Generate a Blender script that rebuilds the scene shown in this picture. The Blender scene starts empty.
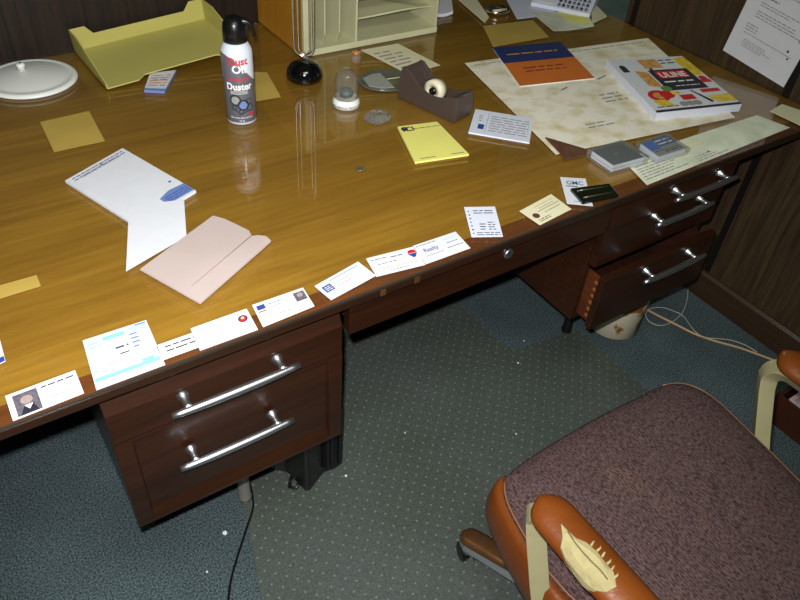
import bpy, bmesh, math, random
from mathutils import Vector, Matrix
random.seed(7)
SC = bpy.context.scene
C = SC.collection

# ------------------------------------------------------------------ camera, light, exposure
CAM = Vector((-0.06226, -0.82786, 1.61329))
def rodr(r):
    v = Vector(r); t = v.length
    return Matrix.Rotation(t, 3, v / t)
R3 = rodr((2.233659139472741, -0.6327509078932785, 0.3734014654740354))   # rows: right, down, forward
FPX = 717.26
cd = bpy.data.cameras.new('camera'); cam = bpy.data.objects.new('camera', cd); C.objects.link(cam)
cd.sensor_width = 36; cd.lens = FPX * 36 / 800; cd.clip_start = 0.02
rx, dn, fw = R3[0], R3[1], R3[2]
m = Matrix(((rx[0], -dn[0], -fw[0]), (rx[1], -dn[1], -fw[1]), (rx[2], -dn[2], -fw[2])))
cam.matrix_world = Matrix.Translation(CAM) @ m.to_4x4()
SC.camera = cam
SC.view_settings.view_transform = 'Standard'; SC.view_settings.look = 'None'
SC.view_settings.gamma = 1; SC.view_settings.use_curve_mapping = False
SC.view_settings.exposure = 0.0

w = bpy.data.worlds.new('world'); SC.world = w; w.use_nodes = True
w.node_tree.nodes['Background'].inputs[0].default_value = (0.75, 0.9, 0.72, 1)
w.node_tree.nodes['Background'].inputs[1].default_value = 0.25

def light(name, typ, loc, energy, color, target=None, **kw):
    l = bpy.data.lights.new(name, typ); l.energy = energy; l.color = color
    for k, v in kw.items(): setattr(l, k, v)
    o = bpy.data.objects.new(name, l); C.objects.link(o); o.location = loc
    if target is not None:
        o.rotation_euler = (Vector(target) - Vector(loc)).to_track_quat('-Z', 'Y').to_euler()
    return o
light('room_tube_light', 'AREA', (3.2, 4.2, 2.5), 45, (0.86, 1.0, 0.80), target=(3.2, 3.4, 0), shape='RECTANGLE', size=1.2, size_y=0.6)
# camera flash, just above the lens, and the ceiling fluorescents
up = Vector((-dn[0], -dn[1], -dn[2]))
light('camera_flash', 'SPOT', CAM + up * 0.05 - Vector(rx) * 0.02, 156, (1.0, 0.97, 1.0), target=(0.42, 0.16, 0.6),
      spot_size=math.radians(112), spot_blend=1.0, shadow_soft_size=0.012)
light('ceiling_tube_light', 'AREA', (0.2, -0.9, 2.52), 20, (0.86, 1.0, 0.80), target=(0.2, -0.9, 0), shape='RECTANGLE', size=1.2, size_y=0.6)

def at(px, py, h=0.76):
    """world point on the horizontal plane z=h seen at photo pixel"""
    d = R3.transposed() @ Vector(((px - 400) / FPX, (py - 300) / FPX, 1.0))
    t = (h - CAM.z) / d.z
    return CAM + d * t

# ------------------------------------------------------------------ materials
def rgb(r, g, b):
    f = lambda c: (c / 255 / 12.92) if c <= 10 else ((c / 255 + 0.055) / 1.055) ** 2.4
    return (f(r), f(g), f(b), 1)
MATS = {}
def mat(name, col, rough=0.5, metal=0, coat=0, var=0.0, scale=8, stretch=(1, 1, 1), bump=0, bscale=None, trans=0, ior=1.45, alpha=1, col2=None, detail=4, spec=0.5, sheen=0, lo=.35, hi=.65):
    if name in MATS: return MATS[name]
    M = bpy.data.materials.new(name); M.use_nodes = True; MATS[name] = M
    nt = M.node_tree; b = nt.nodes['Principled BSDF']
    b.inputs['Base Color'].default_value = col
    b.inputs['Roughness'].default_value = rough; b.inputs['Metallic'].default_value = metal
    b.inputs['Coat Weight'].default_value = coat; b.inputs['Coat Roughness'].default_value = 0.04
    b.inputs['Transmission Weight'].default_value = trans; b.inputs['IOR'].default_value = ior
    b.inputs['Alpha'].default_value = alpha; b.inputs['Specular IOR Level'].default_value = spec
    b.inputs['Sheen Weight'].default_value = sheen
    tc = nt.nodes.new('ShaderNodeTexCoord'); mp = nt.nodes.new('ShaderNodeMapping'); mp.inputs['Scale'].default_value = stretch
    nt.links.new(tc.outputs['Object'], mp.inputs['Vector'])
    no = nt.nodes.new('ShaderNodeTexNoise'); no.inputs['Scale'].default_value = scale; no.inputs['Detail'].default_value = detail
    nt.links.new(mp.outputs[0], no.inputs['Vector'])
    rp = nt.nodes.new('ShaderNodeValToRGB')
    if col2 is None:
        v = max(var, 0.02); c1 = [c * (1 - v) for c in col[:3]] + [1]; c2 = [min(1, c * (1 + v)) for c in col[:3]] + [1]
    else: c1, c2 = col, col2
    rp.color_ramp.elements[0].position = lo; rp.color_ramp.elements[1].position = hi
    rp.color_ramp.elements[0].color = c1; rp.color_ramp.elements[1].color = c2
    nt.links.new(no.outputs['Fac'], rp.inputs[0]); nt.links.new(rp.outputs[0], b.inputs['Base Color'])
    if bump:
        n2 = nt.nodes.new('ShaderNodeTexNoise'); n2.inputs['Scale'].default_value = bscale or scale; n2.inputs['Detail'].default_value = 3
        nt.links.new(mp.outputs[0], n2.inputs['Vector'])
        bp = nt.nodes.new('ShaderNodeBump'); bp.inputs['Strength'].default_value = bump; bp.inputs['Distance'].default_value = 0.002
        nt.links.new(n2.outputs['Fac'], bp.inputs['Height']); nt.links.new(bp.outputs[0], b.inputs['Normal'])
    return M

def wood(name, c_dark, c_light, axis=0, rough=0.3, coat=0.3, blotch=0.5, fine=1.0, c_mid=None):
    """grain stretched along an axis, with broad figure"""
    M = bpy.data.materials.new(name); M.use_nodes = True; MATS[name] = M
    nt = M.node_tree; N = nt.nodes.new; L = nt.links.new; b = nt.nodes['Principled BSDF']
    b.inputs['Roughness'].default_value = rough; b.inputs['Coat Weight'].default_value = coat; b.inputs['Coat Roughness'].default_value = 0.12
    tc = N('ShaderNodeTexCoord'); mp = N('ShaderNodeMapping'); s = [26, 26, 26]; s[axis] = 1.6; mp.inputs['Scale'].default_value = s
    L(tc.outputs['Object'], mp.inputs['Vector'])
    n1 = N('ShaderNodeTexNoise'); n1.inputs['Scale'].default_value = 2.2 * fine; n1.inputs['Detail'].default_value = 7; n1.inputs['Roughness'].default_value = 0.65; n1.inputs['Distortion'].default_value = 0.6
    L(mp.outputs[0], n1.inputs['Vector'])
    mp2 = N('ShaderNodeMapping'); s2 = [5, 5, 5]; s2[axis] = 0.9; mp2.inputs['Scale'].default_value = s2; L(tc.outputs['Object'], mp2.inputs['Vector'])
    n2 = N('ShaderNodeTexNoise'); n2.inputs['Scale'].default_value = 1.3; n2.inputs['Detail'].default_value = 3; L(mp2.outputs[0], n2.inputs['Vector'])
    mx = N('ShaderNodeMix'); mx.data_type = 'FLOAT'; mx.inputs[0].default_value = blotch
    L(n1.outputs['Fac'], mx.inputs[2]); L(n2.outputs['Fac'], mx.inputs[3])
    rp = N('ShaderNodeValToRGB'); rp.color_ramp.elements[0].position = 0.33; rp.color_ramp.elements[1].position = 0.68
    rp.color_ramp.elements[0].color = c_dark; rp.color_ramp.elements[1].color = c_light
    L(mx.outputs[0], rp.inputs[0]); L(rp.outputs[0], b.inputs['Base Color'])
    return M

W_TOP = wood('desktop_walnut', rgb(122, 84, 18), rgb(170, 127, 42), 0, 0.45, 0, 0.45)
W_MAH = wood('mahogany_front', rgb(30, 14, 6), rgb(53, 26, 10), 0, 0.34, 0.12, 0.4)
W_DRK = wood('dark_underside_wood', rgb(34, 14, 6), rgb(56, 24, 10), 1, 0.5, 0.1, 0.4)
W_BORDER = wood('border_veneer', rgb(84, 44, 16), rgb(120, 68, 26), 0, 0.45, 0, .4)
W_EDGE = wood('desk_edge_wood', rgb(30, 17, 9), rgb(48, 27, 14), 0, 0.35, 0.3, 0.4)
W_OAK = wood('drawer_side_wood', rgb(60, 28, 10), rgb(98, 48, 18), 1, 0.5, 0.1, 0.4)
W_SIDE = wood('orange_veneer', rgb(160, 108, 22), rgb(190, 132, 36), 2, 0.45, 0.1, 0.4)
CHROME = mat('brushed_chrome', rgb(215, 217, 222), 0.36, 1, var=.03)
CHROMEB = mat('polished_chrome', rgb(240, 240, 240), 0.16, 1)
BRASSY = mat('worn_bronze_metal', rgb(120, 84, 50), 0.3, 0.7, var=.15, scale=20)
GREYMETAL = mat('scuffed_grey_metal', rgb(150, 150, 140), 0.4, .6, var=.1)
BLACKP = mat('black_plastic', rgb(16, 16, 18), 0.3, bump=.1)
BLACKG = mat('gloss_black', rgb(8, 8, 9), 0.06, coat=1)
PAPER = mat('white_paper', rgb(214, 216, 221), 0.6, var=.02, scale=30)
PAPER2 = mat('cool_white_paper', rgb(214, 218, 232), 0.6, var=.02, scale=30)
CREAMC = mat('cream_card', rgb(222, 216, 180), 0.6, var=.03)
PINKP = mat('pinkish_kraft_paper', rgb(182, 166, 160), 0.75, var=.05, scale=6, bump=.4, bscale=14)
YELP = mat('yellow_paper', rgb(232, 226, 122), 0.6, var=.03)
YELF = mat('pale_yellow_patch', rgb(184, 156, 76), 0.5, var=.06)
CALEND = mat('stained_calendar_paper', rgb(206, 190, 144), 0.7, col2=rgb(236, 230, 212), scale=16, stretch=(1, 1.3, 1), detail=9, lo=.28, hi=.55)
CARDG = mat('greenish_white_paper', rgb(202, 206, 178), 0.65, col2=rgb(228, 230, 212), scale=14, detail=6)
TRAYM = mat('olive_cream_plastic', rgb(184, 176, 96), 0.45, var=.03)
CREAMP = mat('cream_plastic', rgb(194, 192, 154), 0.45, var=.03)
WHITEP = mat('white_plastic', rgb(226, 228, 222), 0.35, var=.02)
BROWNP = mat('brown_plastic', rgb(72, 60, 53), 0.4, var=.05, bump=.15, bscale=300)
TAPE = mat('cream_tape_roll', rgb(222, 214, 184), 0.4, var=.04)
INK = mat('grey_ink', rgb(66, 68, 84), 0.7); FAINT = mat('faint_pencil', rgb(150, 148, 144), .8); INKD = mat('dark_ink', rgb(35, 36, 48), 0.7); INKB = mat('blue_ink', rgb(42, 66, 140), 0.7)
RED = mat('red_ink', rgb(200, 34, 34), 0.6); CYAN = mat('cyan_ink', rgb(130, 205, 215), 0.6); LIGHTB = mat('pale_blue_ink', rgb(104, 128, 180), 0.6)
ORANGE = mat('orange_print', rgb(206, 112, 46), 0.5, var=.05); BLUEC = mat('navy_print', rgb(42, 54, 100), 0.5, var=.06)
YELLOWI = mat('yellow_print', rgb(222, 190, 60), 0.6, var=.2, scale=60); GREENI = mat('green_print', rgb(90, 140, 70), 0.6); WHITEI = mat('white_ink', rgb(240, 240, 240), 0.6)
TANI = mat('tan_print', rgb(205, 150, 80), 0.6, var=.25, scale=80); SKIN = mat('photo_skin_print', rgb(158, 140, 134), 0.6, var=.1, scale=200); PHOTO = mat('photo_grey_print', rgb(96, 90, 100), 0.6, var=.25, scale=150)
LEATHER = mat('orange_brown_leather', rgb(100, 50, 13), 0.35, var=.15, scale=9, bump=.25, bscale=120, coat=.15)
CREAMM = mat('cream_painted_metal', rgb(150, 145, 108), 0.42, var=.05, scale=14)
FOAM = mat('exposed_cream_foam', rgb(142, 132, 92), 0.9, var=.08, scale=60, bump=.6, bscale=160)
PIPING = mat('tan_piping', rgb(126, 84, 54), 0.4)
SUEDE = mat('worn_brown_leather', rgb(92, 60, 40), 0.7, var=.2, scale=30)
RUST = mat('cream_enamel_with_rust', rgb(214, 204, 172), 0.5, col2=rgb(216, 206, 176), scale=5)
DARKGREY = mat('dark_grey_card', rgb(82, 90, 94), 0.45, var=.05)
GREYSM = mat('smoke_grey_plastic', rgb(84, 86, 74), 0.18, var=.05, coat=.4)
GREYLT = mat('pale_grey_plastic', rgb(150, 152, 146), 0.3, var=.04)
CORDT = mat('tan_cord_rubber', rgb(170, 140, 104), 0.5); CORDW = mat('white_cord_rubber', rgb(176, 176, 160), 0.5)
WOODBOX = mat('reddish_box_wood', rgb(58, 28, 14), .5, var=.1)

def clear_mat(name, tint, fac_min=0.03, rough=0.02, ior=1.5, milk=0.0):
    """thin clear sheet or shell: see-through with mirror reflection by fresnel"""
    M = bpy.data.materials.new(name); M.use_nodes = True; MATS[name] = M; nt = M.node_tree; N = nt.nodes.new; L = nt.links.new
    for n in list(nt.nodes): nt.nodes.remove(n)
    out = N('ShaderNodeOutputMaterial'); tr = N('ShaderNodeBsdfTransparent'); tr.inputs[0].default_value = tint
    gl = N('ShaderNodeBsdfGlossy'); gl.inputs['Roughness'].default_value = rough
    fr = N('ShaderNodeFresnel'); ge = N('ShaderNodeNewGeometry'); io = N('ShaderNodeMix'); io.data_type = 'FLOAT'
    io.inputs[2].default_value = ior; io.inputs[3].default_value = 1 / ior; L(ge.outputs['Backfacing'], io.inputs[0]); L(io.outputs[0], fr.inputs['IOR'])
    no = N('ShaderNodeTexNoise'); no.inputs['Scale'].default_value = 60
    df = N('ShaderNodeBsdfDiffuse'); df.inputs[0].default_value = (.8, .8, .78, 1)
    ml = N('ShaderNodeMath'); ml.operation = 'MULTIPLY'; ml.inputs[1].default_value = milk * 2; L(no.outputs['Fac'], ml.inputs[0])
    m0 = N('ShaderNodeMixShader'); L(ml.outputs[0], m0.inputs[0]); L(tr.outputs[0], m0.inputs[1]); L(df.outputs[0], m0.inputs[2])
    mx = N('ShaderNodeMixShader'); L(fr.outputs[0], mx.inputs[0]); L(m0.outputs[0], mx.inputs[1]); L(gl.outputs[0], mx.inputs[2]); L(mx.outputs[0], out.inputs[0])
    return M
GLASS = clear_mat('desk_glass', (0.98, 0.985, 0.96, 1), milk=0.002)
CLEARP = clear_mat('clear_plastic', (0.93, 0.94, 0.93, 1), milk=0.07, rough=.08)
GLASSEDGE = mat('glass_edge_green', rgb(52, 46, 38), 0.3, coat=.1)
CRYSTAL = mat('cut_crystal', rgb(250, 250, 245), 0.02, trans=0.93, ior=1.55, spec=1)
DARKCLEAR = mat('smoked_dark_plastic', rgb(20, 24, 14), 0.12, coat=.6)

def floor_mat():
    M = bpy.data.materials.new('teal_carpet'); M.use_nodes = True; nt = M.node_tree; N = nt.nodes.new; L = nt.links.new; b = nt.nodes['Principled BSDF']
    b.inputs['Roughness'].default_value = 0.95; b.inputs['Specular IOR Level'].default_value = 0.1
    tc = N('ShaderNodeTexCoord'); n1 = N('ShaderNodeTexNoise'); n1.inputs['Scale'].default_value = 240; n1.inputs['Detail'].default_value = 2
    L(tc.outputs['Object'], n1.inputs['Vector']); r1 = N('ShaderNodeValToRGB'); e = r1.color_ramp.elements
    e[0].position = .34; e[0].color = rgb(34, 46, 50); e[1].position = .68; e[1].color = rgb(96, 110, 112)
    L(n1.outputs['Fac'], r1.inputs[0])
    n2 = N('ShaderNodeTexNoise'); n2.inputs['Scale'].default_value = 5; n2.inputs['Detail'].default_value = 4; L(tc.outputs['Object'], n2.inputs['Vector'])
    r2 = N('ShaderNodeValToRGB'); r2.color_ramp.elements[0].position = .35; r2.color_ramp.elements[0].color = (.8, .8, .8, 1); r2.color_ramp.elements[1].position = .7; r2.color_ramp.elements[1].color = (1.1, 1.1, 1.1, 1)
    L(n2.outputs['Fac'], r2.inputs[0]); mx = N('ShaderNodeMix'); mx.data_type = 'RGBA'; mx.blend_type = 'MULTIPLY'; mx.inputs[0].default_value = 1
    L(r1.outputs[0], mx.inputs[6]); L(r2.outputs[0], mx.inputs[7]); L(mx.outputs[2], b.inputs['Base Color'])
    bp = N('ShaderNodeBump'); bp.inputs['Strength'].default_value = .5; bp.inputs['Distance'].default_value = .003; L(n1.outputs['Fac'], bp.inputs['Height']); L(bp.outputs[0], b.inputs['Normal'])
    return M
CARPET = floor_mat()

def vinyl_mat():
    """translucent chair mat with a grid of small pale studs"""
    M = bpy.data.materials.new('translucent_vinyl'); M.use_nodes = True; nt = M.node_tree; N = nt.nodes.new; L = nt.links.new; b = nt.nodes['Principled BSDF']
    b.inputs['Roughness'].default_value = 0.42; b.inputs['Specular IOR Level'].default_value = .45
    tc = N('ShaderNodeTexCoord'); mp = N('ShaderNodeMapping'); mp.inputs['Scale'].default_value = (37, 37, 37); mp.inputs['Rotation'].default_value = (0, 0, .785)
    L(tc.outputs['Object'], mp.inputs['Vector'])
    fr = N('ShaderNodeVectorMath'); fr.operation = 'FRACTION'; L(mp.outputs[0], fr.inputs[0])
    sb = N('ShaderNodeVectorMath'); sb.operation = 'SUBTRACT'; sb.inputs[1].default_value = (.5, .5, 0); L(fr.outputs[0], sb.inputs[0])
    sp = N('ShaderNodeSeparateXYZ'); L(sb.outputs[0], sp.inputs[0]); cb = N('ShaderNodeCombineXYZ'); L(sp.outputs[0], cb.inputs[0]); L(sp.outputs[1], cb.inputs[1])
    ln = N('ShaderNodeVectorMath'); ln.operation = 'LENGTH'; L(cb.outputs[0], ln.inputs[0])
    lt = N('ShaderNodeMath'); lt.operation = 'LESS_THAN'; lt.inputs[1].default_value = .10; L(ln.outputs['Value'], lt.inputs[0])
    n1 = N('ShaderNodeTexNoise'); n1.inputs['Scale'].default_value = 260; L(tc.outputs['Object'], n1.inputs['Vector'])
    n3 = N('ShaderNodeTexNoise'); n3.inputs['Scale'].default_value = 2.2; n3.inputs['Detail'].default_value = 3; L(tc.outputs['Object'], n3.inputs['Vector'])
    r1 = N('ShaderNodeValToRGB'); e = r1.color_ramp.elements; e[0].position = .3; e[0].color = rgb(64, 70, 66); e[1].position = .7; e[1].color = rgb(92, 99, 92); L(n1.outputs['Fac'], r1.inputs[0])
    r3 = N('ShaderNodeValToRGB'); e = r3.color_ramp.elements; e[0].position = .35; e[0].color = (.82, .86, .78, 1); e[1].position = .65; e[1].color = (1.1, 1.08, 1.12, 1); L(n3.outputs['Fac'], r3.inputs[0])
    m0 = N('ShaderNodeMix'); m0.data_type = 'RGBA'; m0.blend_type = 'MULTIPLY'; m0.inputs[0].default_value = 1; L(r1.outputs[0], m0.inputs[6]); L(r3.outputs[0], m0.inputs[7])
    mx = N('ShaderNodeMix'); mx.data_type = 'RGBA'; L(lt.outputs[0], mx.inputs[0]); L(m0.outputs[2], mx.inputs[6]); mx.inputs[7].default_value = rgb(118, 128, 114)
    L(mx.outputs[2], b.inputs['Base Color']); b.inputs['Alpha'].default_value = .8
    return M
VINYL = vinyl_mat()

def panel_mat(name, c1, c2, groove_axis, period, phase=0.0):
    """dark sheet panelling with vertical grooves"""
    M = bpy.data.materials.new(name); M.use_nodes = True; nt = M.node_tree; N = nt.nodes.new; L = nt.links.new; b = nt.nodes['Principled BSDF']
    b.inputs['Roughness'].default_value = .6; b.inputs['Specular IOR Level'].default_value = .3
    tc = N('ShaderNodeTexCoord'); mp = N('ShaderNodeMapping'); mp.inputs['Scale'].default_value = (40, 40, 2.0); L(tc.outputs['Object'], mp.inputs['Vector'])
    n1 = N('ShaderNodeTexNoise'); n1.inputs['Scale'].default_value = 2; n1.inputs['Detail'].default_value = 6; n1.inputs['Distortion'].default_value = .5; L(mp.outputs[0], n1.inputs['Vector'])
    r1 = N('ShaderNodeValToRGB'); e = r1.color_ramp.elements; e[0].position = .3; e[0].color = c1; e[1].position = .7; e[1].color = c2; L(n1.outputs['Fac'], r1.inputs[0])
    sp = N('ShaderNodeSeparateXYZ'); L(tc.outputs['Object'], sp.inputs[0])
    dv = N('ShaderNodeMath'); dv.operation = 'MULTIPLY_ADD'; dv.inputs[1].default_value = 1 / period; dv.inputs[2].default_value = phase; L(sp.outputs[groove_axis], dv.inputs[0])
    fr = N('ShaderNodeMath'); fr.operation = 'FRACT'; L(dv.outputs[0], fr.inputs[0]); lt = N('ShaderNodeMath'); lt.operation = 'LESS_THAN'; lt.inputs[1].default_value = .04; L(fr.outputs[0], lt.inputs[0])
    mx = N('ShaderNodeMix'); mx.data_type = 'RGBA'; L(lt.outputs[0], mx.inputs[0]); L(r1.outputs[0], mx.inputs[6]); mx.inputs[7].default_value = (.006, .004, .003, 1)
    L(mx.outputs[2], b.inputs['Base Color']); return M
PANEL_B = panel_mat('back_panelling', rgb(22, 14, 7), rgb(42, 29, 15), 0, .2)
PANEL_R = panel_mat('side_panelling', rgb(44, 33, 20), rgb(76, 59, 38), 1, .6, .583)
CEILM = mat('ceiling_paint', rgb(205, 205, 195), .9, var=.03); WALLP = mat('cream_wall_paint', rgb(160, 152, 130), .9, var=.03)

def fabric_mat():
    M = bpy.data.materials.new('purple_brown_weave'); M.use_nodes = True; nt = M.node_tree; N = nt.nodes.new; L = nt.links.new; b = nt.nodes['Principled BSDF']
    b.inputs['Roughness'].default_value = .9; b.inputs['Specular IOR Level'].default_value = .15
    tc = N('ShaderNodeTexCoord'); mp = N('ShaderNodeMapping'); mp.inputs['Scale'].default_value = (1, .45, 1); L(tc.outputs['Object'], mp.inputs['Vector'])
    n1 = N('ShaderNodeTexNoise'); n1.inputs['Scale'].default_value = 330; n1.inputs['Detail'].default_value = 1; L(mp.outputs[0], n1.inputs['Vector'])
    wv = N('ShaderNodeTexWave'); wv.inputs['Scale'].default_value = 55; wv.inputs['Distortion'].default_value = 1.5; wv.inputs['Detail Scale'].default_value = 8; wv.bands_direction = 'X'; L(tc.outputs['Object'], wv.inputs['Vector'])
    mm = N('ShaderNodeMix'); mm.data_type = 'FLOAT'; mm.inputs[0].default_value = .10; L(n1.outputs['Fac'], mm.inputs[2]); L(wv.outputs['Fac'], mm.inputs[3])
    r1 = N('ShaderNodeValToRGB'); e = r1.color_ramp.elements; e[0].position = .3; e[0].color = rgb(40, 29, 30); e[1].position = .72; e[1].color = rgb(92, 72, 70); L(mm.outputs[0], r1.inputs[0])
    n2 = N('ShaderNodeTexNoise'); n2.inputs['Scale'].default_value = 7; n2.inputs['Detail'].default_value = 2; L(tc.outputs['Object'], n2.inputs['Vector'])
    r2 = N('ShaderNodeValToRGB'); e = r2.color_ramp.elements; e[0].position = .62; e[0].color = (1, 1, 1, 1); e[1].position = .8; e[1].color = (1.35, 1.28, 1.1, 1); L(n2.outputs['Fac'], r2.inputs[0])
    mx = N('ShaderNodeMix'); mx.data_type = 'RGBA'; mx.blend_type = 'MULTIPLY'; mx.inputs[0].default_value = 1; L(r1.outputs[0], mx.inputs[6]); L(r2.outputs[0], mx.inputs[7])
    L(mx.outputs[2], b.inputs['Base Color'])
    bp = N('ShaderNodeBump'); bp.inputs['Strength'].default_value = .6; bp.inputs['Distance'].default_value = .0015; L(mm.outputs[0], bp.inputs['Height']); L(bp.outputs[0], b.inputs['Normal']); return M
FABRIC = fabric_mat()

# ------------------------------------------------------------------ mesh builder
class MB:
    def __init__(s): s.v = []; s.f = []; s.m = []; s.sm = []
    def add(s, vs, fs, mi=0, smooth=False):
        o = len(s.v); s.v += [tuple(v) for v in vs]
        for f in fs: s.f.append([i + o for i in f]); s.m.append(mi); s.sm.append(smooth)
        return s
    def box(s, x0, x1, y0, y1, z0, z1, mi=0):
        v = [(x, y, z) for x in (x0, x1) for y in (y0, y1) for z in (z0, z1)]
        return s.add(v, [(0, 1, 3, 2), (4, 6, 7, 5), (0, 4, 5, 1), (2, 3, 7, 6), (0, 2, 6, 4), (1, 5, 7, 3)], mi)
    def prism(s, pts, z0, z1, mi=0, smooth=False):
        """pts: counter-clockwise (x,y); z0,z1 numbers or per-point lists"""
        n = len(pts)
        za = z0 if isinstance(z0, (list, tuple)) else [z0] * n; zb = z1 if isinstance(z1, (list, tuple)) else [z1] * n
        v = [(p[0], p[1], za[i]) for i, p in enumerate(pts)] + [(p[0], p[1], zb[i]) for i, p in enumerate(pts)]
        s.add(v, [list(range(n))[::-1], list(range(n, 2 * n))] + [(i, (i + 1) % n, n + (i + 1) % n, n + i) for i in range(n)], mi, smooth); return s
    def extr(s, pts, axis, a, b, mi=0):
        """2-D profile extruded along axis 0 (pts = y,z) or axis 1 (pts = x,z)"""
        n = len(pts)
        f = (lambda t, p: (t, p[0], p[1])) if axis == 0 else (lambda t, p: (p[0], t, p[1]))
        v = [f(a, p) for p in pts] + [f(b, p) for p in pts]
        return s.add(v, [list(range(n))[::-1], list(range(n, 2 * n))] + [(i, (i + 1) % n, n + (i + 1) % n, n + i) for i in range(n)], mi)
    def lathe(s, prof, cx, cy, cz=0, seg=40, mi=0, smooth=True, sx=1, sy=1, rot=0, mis=None):
        v = []; f = []
        n = len(prof)
        for r, z in prof:
            for k in range(seg):
                a = 2 * math.pi * k / seg; x, y = r * sx * math.cos(a), r * sy * math.sin(a)
                v.append((cx + x * math.cos(rot) - y * math.sin(rot), cy + x * math.sin(rot) + y * math.cos(rot), cz + z))
        for i in range(n - 1):
            ff = [(i * seg + k, i * seg + (k + 1) % seg, (i + 1) * seg + (k + 1) % seg, (i + 1) * seg + k) for k in range(seg)]
            if mis: s.add([], [], 0); 
            f.append(ff)
        o = len(s.v); s.v += v
        for i, ff in enumerate(f):
            for q in ff: s.f.append([j + o for j in q]); s.m.append(mis[i] if mis else mi); s.sm.append(smooth)
        if prof[0][0] > 1e-6: s.f.append([o + k for k in range(seg)][::-1]); s.m.append(mis[0] if mis else mi); s.sm.append(False)
        if prof[-1][0] > 1e-6: s.f.append([o + (n - 1) * seg + k for k in range(seg)]); s.m.append(mis[-1] if mis else mi); s.sm.append(False)
        return s
    def tube(s, path, r, seg=10, mi=0, closed=False, flat=None, upv=None, smooth=True):
        """round (or rectangular with flat=(w,h)) sweep along path; r may be list"""
        P = [Vector(p) for p in path]; n = len(P); rs = r if isinstance(r, (list, tuple)) else [r] * n
        T = []
        for i in range(n):
            a = P[(i - 1) % n] if (closed or i > 0) else P[i]; b = P[(i + 1) % n] if (closed or i < n - 1) else P[i]
            T.append((b - a).normalized())
        u = Vector(upv) if upv else (Vector((0, 0, 1)) if abs(T[0].z) < .9 else Vector((1, 0, 0)))
        v = []; N_ = (u - T[0] * u.dot(T[0])).normalized()
        for i in range(n):
            if upv: N_ = (u - T[i] * u.dot(T[i])).normalized()
            else: N_ = (N_ - T[i] * N_.dot(T[i])).normalized()
            B = T[i].cross(N_)
            if flat:
                wv, hv = flat
                for a, b in ((-1, -1), (1, -1), (1, 1), (-1, 1)): v.append(P[i] + B * (a * wv / 2) + N_ * (b * hv / 2))
            else:
                for k in range(seg):
                    a = 2 * math.pi * k / seg; v.append(P[i] + (N_ * math.cos(a) + B * math.sin(a)) * rs[i])
        sg = 4 if flat else seg; o = len(s.v); s.v += [tuple(x) for x in v]
        rng = n if closed else n - 1
        for i in range(rng):
            j = (i + 1) % n
            for k in range(sg):
                s.f.append([o + i * sg + k, o + i * sg + (k + 1) % sg, o + j * sg + (k + 1) % sg, o + j * sg + k]); s.m.append(mi); s.sm.append(smooth and not flat)
        if not closed:
            s.f.append([o + k for k in range(sg)][::-1]); s.f.append([o + (n - 1) * sg + k for k in range(sg)]); s.m += [mi, mi]; s.sm += [False, False]
        return s
    def grid(s, fn, nu, nv, mi=0, smooth=True):
        o = len(s.v)
        for i in range(nu + 1):
            for j in range(nv + 1): s.v.append(tuple(fn(i / nu, j / nv)))
        for i in range(nu):
            for j in range(nv):
                a = o + i * (nv + 1) + j; s.f.append([a, a + nv + 1, a + nv + 2, a + 1]); s.m.append(mi); s.sm.append(smooth)
        return s
    def build(s, name, mats, parent=None, origin=None, bevel=0, subsurf=0, solid=0, bseg=2):
        if not isinstance(mats, (list, tuple)): mats = [mats]
        if parent is not None: org = Vector(parent['_o'])
        elif origin is not None: org = Vector(origin)
        else:
            xs = [v[0] for v in s.v]; ys = [v[1] for v in s.v]; zs = [v[2] for v in s.v]
            org = Vector(((min(xs) + max(xs)) / 2, (min(ys) + max(ys)) / 2, min(zs)))
        me = bpy.data.meshes.new(name); me.from_pydata([Vector(v) - org for v in s.v], [], s.f)
        for mt in mats: me.materials.append(mt)
        for p, mi, sm in zip(me.polygons, s.m, s.sm): p.material_index = mi; p.use_smooth = sm
        bm = bmesh.new(); bm.from_mesh(me)
        bmesh.ops.recalc_face_normals(bm, faces=bm.faces) if not getattr(s, 'norecalc', False) else None
        bm.to_mesh(me); bm.free(); me.update()
        o = bpy.data.objects.new(name, me); C.objects.link(o)
        if parent is not None: o.parent = parent
        else: o.location = org
        o['_o'] = tuple(org)
        if solid: md = o.modifiers.new('solid', 'SOLIDIFY'); md.thickness = solid; md.offset = 0
        if bevel: md = o.modifiers.new('bevel', 'BEVEL'); md.width = bevel; md.segments = bseg; md.limit_method = 'ANGLE'; md.angle_limit = math.radians(35)
        if subsurf: md = o.modifiers.new('sub', 'SUBSURF'); md.levels = subsurf; md.render_levels = subsurf
        return o
ROOTS = []
def thing(name, label, cat, loc, group=None):
    o = bpy.data.objects.new(name, None); C.objects.link(o); o.location = loc; o.empty_display_size = .05
    o['_o'] = tuple(loc); tag(o, label, cat, group); return o
def tag(o, label, cat, group=None):
    o['label'] = label; o['category'] = cat
    if group: o['group'] = group
    return o
def struct(o): o['kind'] = 'structure'; return o

# text as plain mesh data in unit height
_tc = {}
def text_mesh(t, bold=0.0):
    k = (t, bold)
    if k in _tc: return _tc[k]
    cu = bpy.data.curves.new('t', 'FONT'); cu.body = t; cu.size = 1; cu.align_x = 'LEFT'; cu.offset = bold; cu.resolution_u = 3
    ob = bpy.data.objects.new('t', cu); me = bpy.data.meshes.new_from_object(ob)
    vs = [tuple(v.co) for v in me.vertices]; fs = [tuple(p.vertices) for p in me.polygons]
    bpy.data.objects.remove(ob); bpy.data.meshes.remove(me); bpy.data.curves.remove(cu)
    wd = max([v[0] for v in vs] or [1]); _tc[k] = (vs, fs, wd); return _tc[k]

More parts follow.
